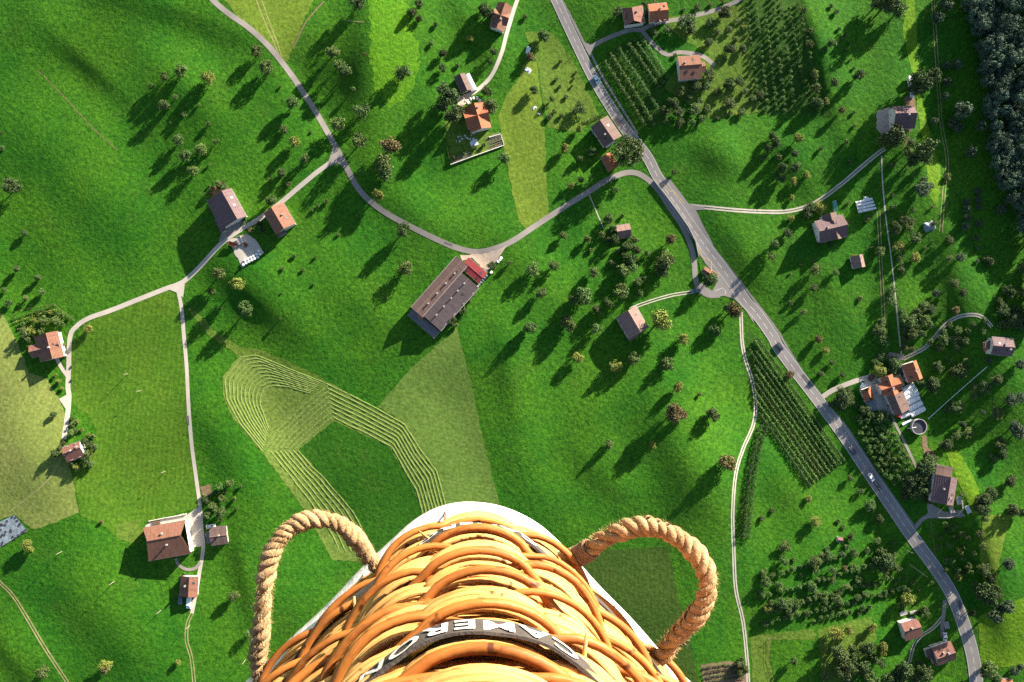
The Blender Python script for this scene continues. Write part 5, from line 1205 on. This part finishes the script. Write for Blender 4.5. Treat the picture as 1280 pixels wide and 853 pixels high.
# ------------------------------------------------------------------ the balloon basket
def bp(px, py, h):
    w = ray(px, py); return CAMLOC + w * (h / -w.z)
HB = 1.30                                   # camera height over the basket's foot
pl, ql = bp(305, 853, HB), bp(490, 680, HB); pr, qr = bp(865, 853, HB), bp(704, 690, HB)
dl = (pl - ql).normalized(); dr = (pr - qr).normalized()
m1 = np.array([[dl.x, -dr.x], [dl.y, -dr.y]]); rhs = np.array([qr.x - ql.x, qr.y - ql.y]); t_ = np.linalg.solve(m1, rhs)
apex = ql + dl * float(t_[0]); apex = Vector((apex.x, apex.y, 0))
bis = Vector((-(dl.x + dr.x), -(dl.y + dr.y), 0)).normalized()      # outwards over the corner
ca = math.radians(45)
e1 = Vector((-bis.x * math.cos(ca) - bis.y * math.sin(ca), bis.x * math.sin(ca) - bis.y * math.cos(ca), 0))
e2 = Vector((-bis.x * math.cos(ca) + bis.y * math.sin(ca), -bis.x * math.sin(ca) - bis.y * math.cos(ca), 0))
if e1.x < 0: e1, e2 = e2, e1                # e1 runs to the lower right of the photograph, e2 to the lower left
SIDE = 1.26
def outline(inset, rad, step):
    """Closed rounded square: list of (point, outward normal, s); s = 0 over the near corner, growing along e2."""
    a = inset; b = SIDE - inset; segs = []
    C = [(a + rad, a + rad), (a + rad, b - rad), (b - rad, b - rad), (b - rad, a + rad)]   # corner centres in (e1, e2)
    ang0 = [225, 135, 45, -45]
    pts = []
    def arc(c, d0, d1):
        n = max(3, int(abs(math.radians(d1 - d0)) * rad / step)); 
        for i in range(n + 1):
            t = math.radians(d0 + (d1 - d0) * i / n); pts.append((c[0] + rad * math.cos(t), c[1] + rad * math.sin(t), math.cos(t), math.sin(t)))
    def line(p, q, nx, ny):
        n = max(1, int(math.dist(p, q) / step))
        for i in range(1, n): pts.append((p[0] + (q[0] - p[0]) * i / n, p[1] + (q[1] - p[1]) * i / n, nx, ny))
    arc(C[0], 225, 180); line((a, a + rad), (a, b - rad), -1, 0)
    arc(C[1], 180, 90); line((a + rad, b), (b - rad, b), 0, 1)
    arc(C[2], 90, 0); line((b, b - rad), (b, a + rad), 1, 0)
    arc(C[3], 0, -90); line((b - rad, a), (a + rad, a), 0, -1)
    arc(C[0], 270, 225)
    out = []; s = 0; prev = None
    for x, y, nx, ny in pts:
        p = apex + e1 * x + e2 * y; n = (e1 * nx + e2 * ny)
        if prev is not None:
            d = (p - prev).length
            if d < 1e-6: continue
            s += d
        out.append((p, n, s)); prev = p
    return out[:-1], s
INS, RAD = .016, .130
RING, PERI = outline(INS, RAD, .009)
NST = 2 * round(PERI / .104 / 2); DST = PERI / NST
base_z = ALT - HB
BK = empty('balloon_basket', (apex.x, apex.y, base_z))
tag(BK, 'honey-coloured wicker balloon basket with rope handles and lettered straps, hanging over the fields', 'basket')
B0 = Vector((apex.x, apex.y, base_z))
def wick(name, c1, c2, c3):
    m, n, l, b = nt(name); b.inputs['Roughness'].default_value = .56; b.inputs['Specular IOR Level'].default_value = .3
    tc = n.new('ShaderNodeTexCoord'); v = tc.outputs['Object']
    f = ramp(n, l, noise(n, l, v, 9, 4, .6), .32, .68); c = mixc(n, l, f, c1, c2)
    mp = n.new('ShaderNodeMapping'); mp.inputs['Scale'].default_value = (14, 14, 260); l.new(v, mp.inputs['Vector'])
    f2 = ramp(n, l, noise(n, l, mp.outputs[0], 1, 3, .6), .52, .72)
    c = mixc(n, l, f2, c, c3)
    f5 = ramp(n, l, noise(n, l, v, 5, 5, .7), .50, .66); m5 = n.new('ShaderNodeMath'); m5.operation = 'MULTIPLY'; m5.inputs[1].default_value = .55; l.new(f5, m5.inputs[0]); c = mixc(n, l, m5.outputs[0], c, tuple(x * .6 for x in c3))
    f3 = ramp(n, l, noise(n, l, v, 60, 2, .5), .64, .72); c = mixc(n, l, f3, c, tuple(x * .35 for x in c3))
    l.new(c, b.inputs['Base Color'])
    bn = n.new('ShaderNodeBump'); bn.inputs['Distance'].default_value = .0022; l.new(noise(n, l, mp.outputs[0], 1, 3, .6), bn.inputs['Height']); l.new(bn.outputs[0], b.inputs['Normal'])
    return m
M['rod'] = wick('stained_willow_rod', (.46, .165, .033), (.34, .11, .02), (.22, .06, .011))
M['willow'] = wick('peeled_willow', (.70, .40, .14), (.58, .28, .075), (.38, .14, .03))
M['rim'] = plain('white_rawhide', (.78, .76, .71), (.62, .60, .56), 9, .6, .002, 40)
M['strap'] = plain('dark_webbing', (.075, .065, .06), (.05, .043, .04), 60, .9, .001, 300)
M['letter'] = plain('white_stitched_letter', (.78, .74, .72), (.62, .58, .57), 60, .8, .001, 200)
M['lining'] = plain('painted_gap_shade', (.05, .02, .007), (.03, .011, .004), 8, .9)  # near black, paints the shade inside the weave
M['floorp'] = plain('plywood_floor', (.30, .19, .09), (.22, .14, .07), 3, .7)
M['ropem'] = plain('sisal_rope', (.45, .30, .155), (.22, .13, .062), 60, .9, .0015, 320)
M['ropeworn'] = plain('worn_rope_end', (.26, .17, .11), (.15, .09, .06), 60, .9, .002, 320)

def wave(s, ph): 
    c = math.cos(math.pi * s / DST + ph); return math.copysign(abs(c) ** .75, c)
def course(name, zc, rad, amp, out, ph, mat, k=8, lump=0.0, seed=0, zamp=0.0, parent=BK, ring=RING, sub=1):
    r = random.Random(seed); a1, a2, a3 = r.random() * 6, r.random() * 6, r.random() * 6
    pts = []; rads = []
    for p, n, s in ring[::sub]:
        u = 2 * math.pi * s / PERI
        o = out + amp * wave(s, ph) + lump * (math.sin(9 * u + a1) + .6 * math.sin(23 * u + a2))
        q = p + n * o; pts.append(Vector((q.x, q.y, base_z + zc + zamp * math.sin(7 * u + a3) + .4 * zamp * math.sin(31 * u + a1))) - B0)
        rads.append(rad * (1 + .10 * math.sin(5 * u + a2) + .05 * math.sin(17 * u + a3)))
    return pts, rads
PITCH = .104
NROW = 10
for k in range(NROW):
    zb = .046 + PITCH * k
    # two flat bundles of thin willow at one height, passing the stakes on opposite sides
    for half in (0, 1):
        mb = MB()
        for j in range(11):
            pts, rads = course('', zb + .002 + j * .0064 + random.uniform(-.0012, .0012), .0036 * random.uniform(.8, 1.2), .0098, .004 + random.uniform(-.0016, .0016), math.pi * half + random.uniform(-.24, .24), '', 5, .0008, k * 61 + j + 400 * half, .0014)
            mb.tube(pts, rads, 5, False, True)
        mb.build('willow_band', M['willow'], BK, True)
    # a pair of rods above each bundle, crossing each other between the stakes
    for rr, (rad_, am_, out_) in enumerate(((.0048, .0125, .0145), (.0043, .0115, .0125))):
        if k == 5: am_ *= .6; out_ -= .004
        pts, rads = course('', zb + .080 + rr * .0095 + random.uniform(-.003, .003), rad_, am_, out_, math.pi * (k + 1 - rr) + random.uniform(-.55, .55), '', 10, .0020, k * 77 + 5 + rr, .0055)
        MB().tube(pts, rads, 10, False, True).build('wicker_rod', M['rod'], BK, True)
    # broken tips standing out of the weave
    if k < 7:
        for _ in range(6):
            i = random.randrange(len(RING)); p, n_, s = RING[i]; o = .014 + .010 * random.random(); q = Vector((p.x, p.y, base_z + zb + random.uniform(0, .06))) - B0 + n_ * .012; t = (RING[(i + 4) % len(RING)][0] - p).normalized() * random.choice((-1, 1))
            MB().tube([q, q + t * .016 + n_ * .005, q + t * .028 + n_ * o], [.0028, .0024, .0012], 5).build('splinter', M['willow'], BK, True)

def ribbon(zc, hgt_, phs, amp, out, name):
    vs = []; fs = []; n = len(RING)
    for p, nn, s in RING:
        o = out + amp * wave(s, phs) + .0012 * math.sin(60 * s)
        for z_, oo in ((-hgt_ / 2, 0), (hgt_ / 2, 0), (hgt_ / 2, -.0025), (-hgt_ / 2, -.0025)):
            q = p + nn * (o + oo); vs.append(Vector((q.x, q.y, base_z + zc + z_ + .002 * math.sin(9 * s))) - B0)
    for i in range(n):
        i2 = (i + 1) % n
        for j in range(4): fs.append((i * 4 + j, i * 4 + (j + 1) % 4, i2 * 4 + (j + 1) % 4, i2 * 4 + j))
    return mesh(name, vs, fs, M['strap'], BK)
_S = np.array([r[2] for r in RING]); 
def at_s(s):
    s = s % PERI; i = int(np.searchsorted(_S, s, side='right')) - 1; j = (i + 1) % len(RING); s1 = RING[j][2] if j else PERI
    f = (s - RING[i][2]) / max(1e-9, s1 - RING[i][2]); return RING[i][0].lerp(RING[j][0], f), RING[i][1].lerp(RING[j][1], f).normalized()
def lettering(strap, zc, phs, amp, out, size, center, text, parent):
    cu = bpy.data.curves.new('lettering', 'FONT'); cu.body = text; cu.size = size; cu.align_x = 'CENTER'; cu.align_y = 'CENTER'; cu.offset = size * .022; cu.space_character = 1.16
    ob = bpy.data.objects.new('tmp_text', cu); COL.objects.link(ob); dg = bpy.context.evaluated_depsgraph_get(); dg.update()
    me = bpy.data.meshes.new_from_object(ob.evaluated_get(dg)); bpy.data.objects.remove(ob)
    bm = bmesh.new(); bm.from_mesh(me); bmesh.ops.triangulate(bm, faces=bm.faces[:])
    for _ in range(5):
        ed = [e for e in bm.edges if e.calc_length() > .006]
        if not ed: break
        bmesh.ops.subdivide_edges(bm, edges=ed, cuts=1); bmesh.ops.triangulate(bm, faces=bm.faces[:])
    for v in bm.verts:
        s = center + v.co.x * 1.05; p, n = at_s(s); ss = s % PERI
        o = out + amp * wave(ss, phs) + .0012 * math.sin(60 * ss) + .0012
        q = p + n * o; v.co = Vector((q.x, q.y, base_z + zc + v.co.y * 1.12 + .002 * math.sin(9 * ss))) - B0
    bmesh.ops.recalc_face_normals(bm, faces=bm.faces[:]); bm.to_mesh(me); bm.free(); me.update()
    o = link('lettering', me, M['letter'], parent); return o
for k, cen in ((1, .012), (5, .012)):
    zb = .046 + PITCH * k + .046
    st = ribbon(zb, .032, 0, .0045, .0205, 'webbing_strap')
    lettering(st, zb, 0, .0045, .0205, .0285, cen, 'CAMERON', st)
# stakes, lining, rims, floor
for i in range(NST):
    p, n = at_s((i + .5) * DST); q = Vector((p.x, p.y, base_z)) - B0
    MB().tube([q + Vector((0, 0, .01)), q + Vector((0, 0, .6)), q + Vector((0, 0, 1.12))], .009, 7).build('stake', M['rod'], BK, True)
def wallring(inset, rad, z0, z1, name, mat):
    rg, _ = outline(inset, rad, .02); vs = []; fs = []; n = len(rg)
    for p, nn, s in rg: vs += [Vector((p.x, p.y, base_z + z0)) - B0, Vector((p.x, p.y, base_z + z1)) - B0]
    for i in range(n): j = (i + 1) % n; fs.append((2 * i, 2 * i + 1, 2 * j + 1, 2 * j))
    return mesh(name, vs, fs, mat, BK, True)
wallring(.036, .11, .0, 1.1, 'lining', M['lining'])  # dark backing sheet so gaps between the canes look shaded
rg, _ = outline(.0, .150, .012)
vs = []; fs = []; n = len(rg); prof = [(.000, -.03), (.006, -.01), (.007, .02), (.000, .038), (-.016, .046), (-.05, .046), (-.05, -.03)]; m = len(prof)
for p, nn, s in rg:
    for o, z_ in prof:
        w_ = .0015 * math.sin(14 * s) + .001 * math.sin(41 * s); q = p + nn * (o + w_); vs.append(Vector((q.x, q.y, base_z + z_)) - B0)
for i in range(n):
    j = (i + 1) % n
    for a in range(m): fs.append((i * m + a, i * m + (a + 1) % m, j * m + (a + 1) % m, j * m + a))
mesh('base_rim', vs, fs, M['rim'], BK, True)
# hide ties lacing the rawhide rim to the weave
for i in range(34):
    p, n_ = at_s((i + .3) * PERI / 34); t = n_.cross(Vector((0, 0, 1))); q = Vector((p.x, p.y, base_z)) - B0
    MB().tube([q + n_ * -.01 + Vector((0, 0, .058)), q + n_ * .016 + Vector((0, 0, .052)) + t * .002, q + n_ * .021 + Vector((0, 0, .012)) + t * .004, q + n_ * .019 + Vector((0, 0, -.02)) + t * .006], .0022, 6).build('lacing', M['ropeworn'], BK, True)
rg, _ = outline(INS, RAD, .03)
MB().tube([Vector((p.x, p.y, base_z + 1.13)) - B0 for p, nn, s in rg], .03, 12, False, True).build('top_rim', M['rim'], BK, True)
rg, _ = outline(.03, .12, .03)
MB().poly([Vector((p.x, p.y, base_z - .02)) - B0 for p, nn, s in rg][::-1]).build('floor', M['floorp'], BK)
# rope handles
def catm(pts, n):
    P = [pts[0] * 2 - pts[1]] + pts + [pts[-1] * 2 - pts[-2]]; out = []
    seg = len(P) - 3
    for i in range(n):
        t = seg * i / (n - 1); k = min(int(t), seg - 1); t -= k; a, b, c, d = P[k:k + 4]
        out.append(.5 * ((2 * b) + (c - a) * t + (2 * a - 5 * b + 4 * c - d) * t * t + (3 * b - a - 3 * c + d) * t ** 3))
    return out
def rope(path, rad, turns, label=None, seed=1):
    r = random.Random(seed); n = 260; C = catm(path, n)
    T0 = [(C[min(n - 1, i + 1)] - C[max(0, i - 1)]).normalized() for i in range(n)]
    u = T0[0].orthogonal().normalized(); U = []
    for t in T0: u = (u - t * u.dot(t)).normalized(); U.append(u.copy())
    root = None
    wob = [1 + .10 * math.sin(i * .11 + seed) + .06 * math.sin(i * .31 + 2 * seed) for i in range(n)]
    for st in range(3):
        pts = []; rads = []
        for i in range(n):
            ph = 2 * math.pi * (turns * i / n + .12 * math.sin(i * .07 + seed) + st / 3); v = T0[i].cross(U[i])
            d = U[i] * math.cos(ph) + v * math.sin(ph)
            pts.append(C[i] + d * rad * .60 * wob[i] - B0); rads.append(rad * .52 * wob[i] * (1 + .05 * math.sin(i * .9 + st) + .04 * r.uniform(-1, 1)))
        mb = MB(); mb.tube(pts, rads, 10)
        if root is None: root = mb.build('rope_handle', M['ropem'], BK, True)
        else: mb.build('rope_strand', M['ropem'], root, True)
    vs = []; fs = []
    for _ in range(2600):
        i = r.randrange(2, n - 2); a = r.uniform(0, 6.283); v = T0[i].cross(U[i]); d = U[i] * math.cos(a) + v * math.sin(a)
        p = C[i] + d * rad * 1.0 - B0; w = (d * r.uniform(.3, 1) + T0[i] * r.uniform(-1, 1) + v * r.uniform(-.5, .5)).normalized() * r.uniform(.003, .0075); sd = T0[i].cross(w).normalized() * .00035
        k = len(vs); vs += [p - sd, p + sd, p + w]; fs.append((k, k + 1, k + 2))
    mesh('fibre_fringe', vs, fs, M['ropem'], root)
    return root, C, T0, U
LP = [bp(*q) for q in [(482, 722, 1.25), (462, 699, 1.215), (446, 675, 1.19), (425, 656, 1.175), (400, 649, 1.165), (376, 653, 1.16), (354, 669, 1.155), (339, 694, 1.15), (331, 728, 1.15), (328, 765, 1.155), (325, 800, 1.165), (322, 832, 1.18), (330, 862, 1.19)]]
rope(LP, .0107, 10.5, seed=3)
RP = [bp(*q) for q in [(682, 712, 1.25), (704, 702, 1.215), (728, 693, 1.19), (752, 676, 1.165), (780, 663, 1.15), (808, 658, 1.14), (836, 666, 1.13), (860, 682, 1.125), (878, 704, 1.12), (885, 730, 1.12), (878, 757, 1.125), (861, 779, 1.135), (843, 798, 1.15), (828, 818, 1.17), (806, 836, 1.19)]]
rr, C_, T_0, U_ = rope(RP, .0119, 10, seed=5)
# whipping of worn twine near both ends of the second handle
for a, b in ((16, 46),):
    mb = MB(); pts = []; m = (b - a) * 8
    for i in range(m):
        f = a + (b - a) * i / m; k = int(f); ph = 2 * math.pi * i / 14; v = T_0[k].cross(U_[k])
        pts.append(C_[k].lerp(C_[k + 1], f - k) + (U_[k] * math.cos(ph) + v * math.sin(ph)) * .0128 - B0)
    mb.tube(pts, .0022, 5).build('whipping', M['ropeworn'], rr, True)
print('TREES', TREECOUNT, sum(TREECOUNT.values()), 'objects', len(bpy.data.objects))
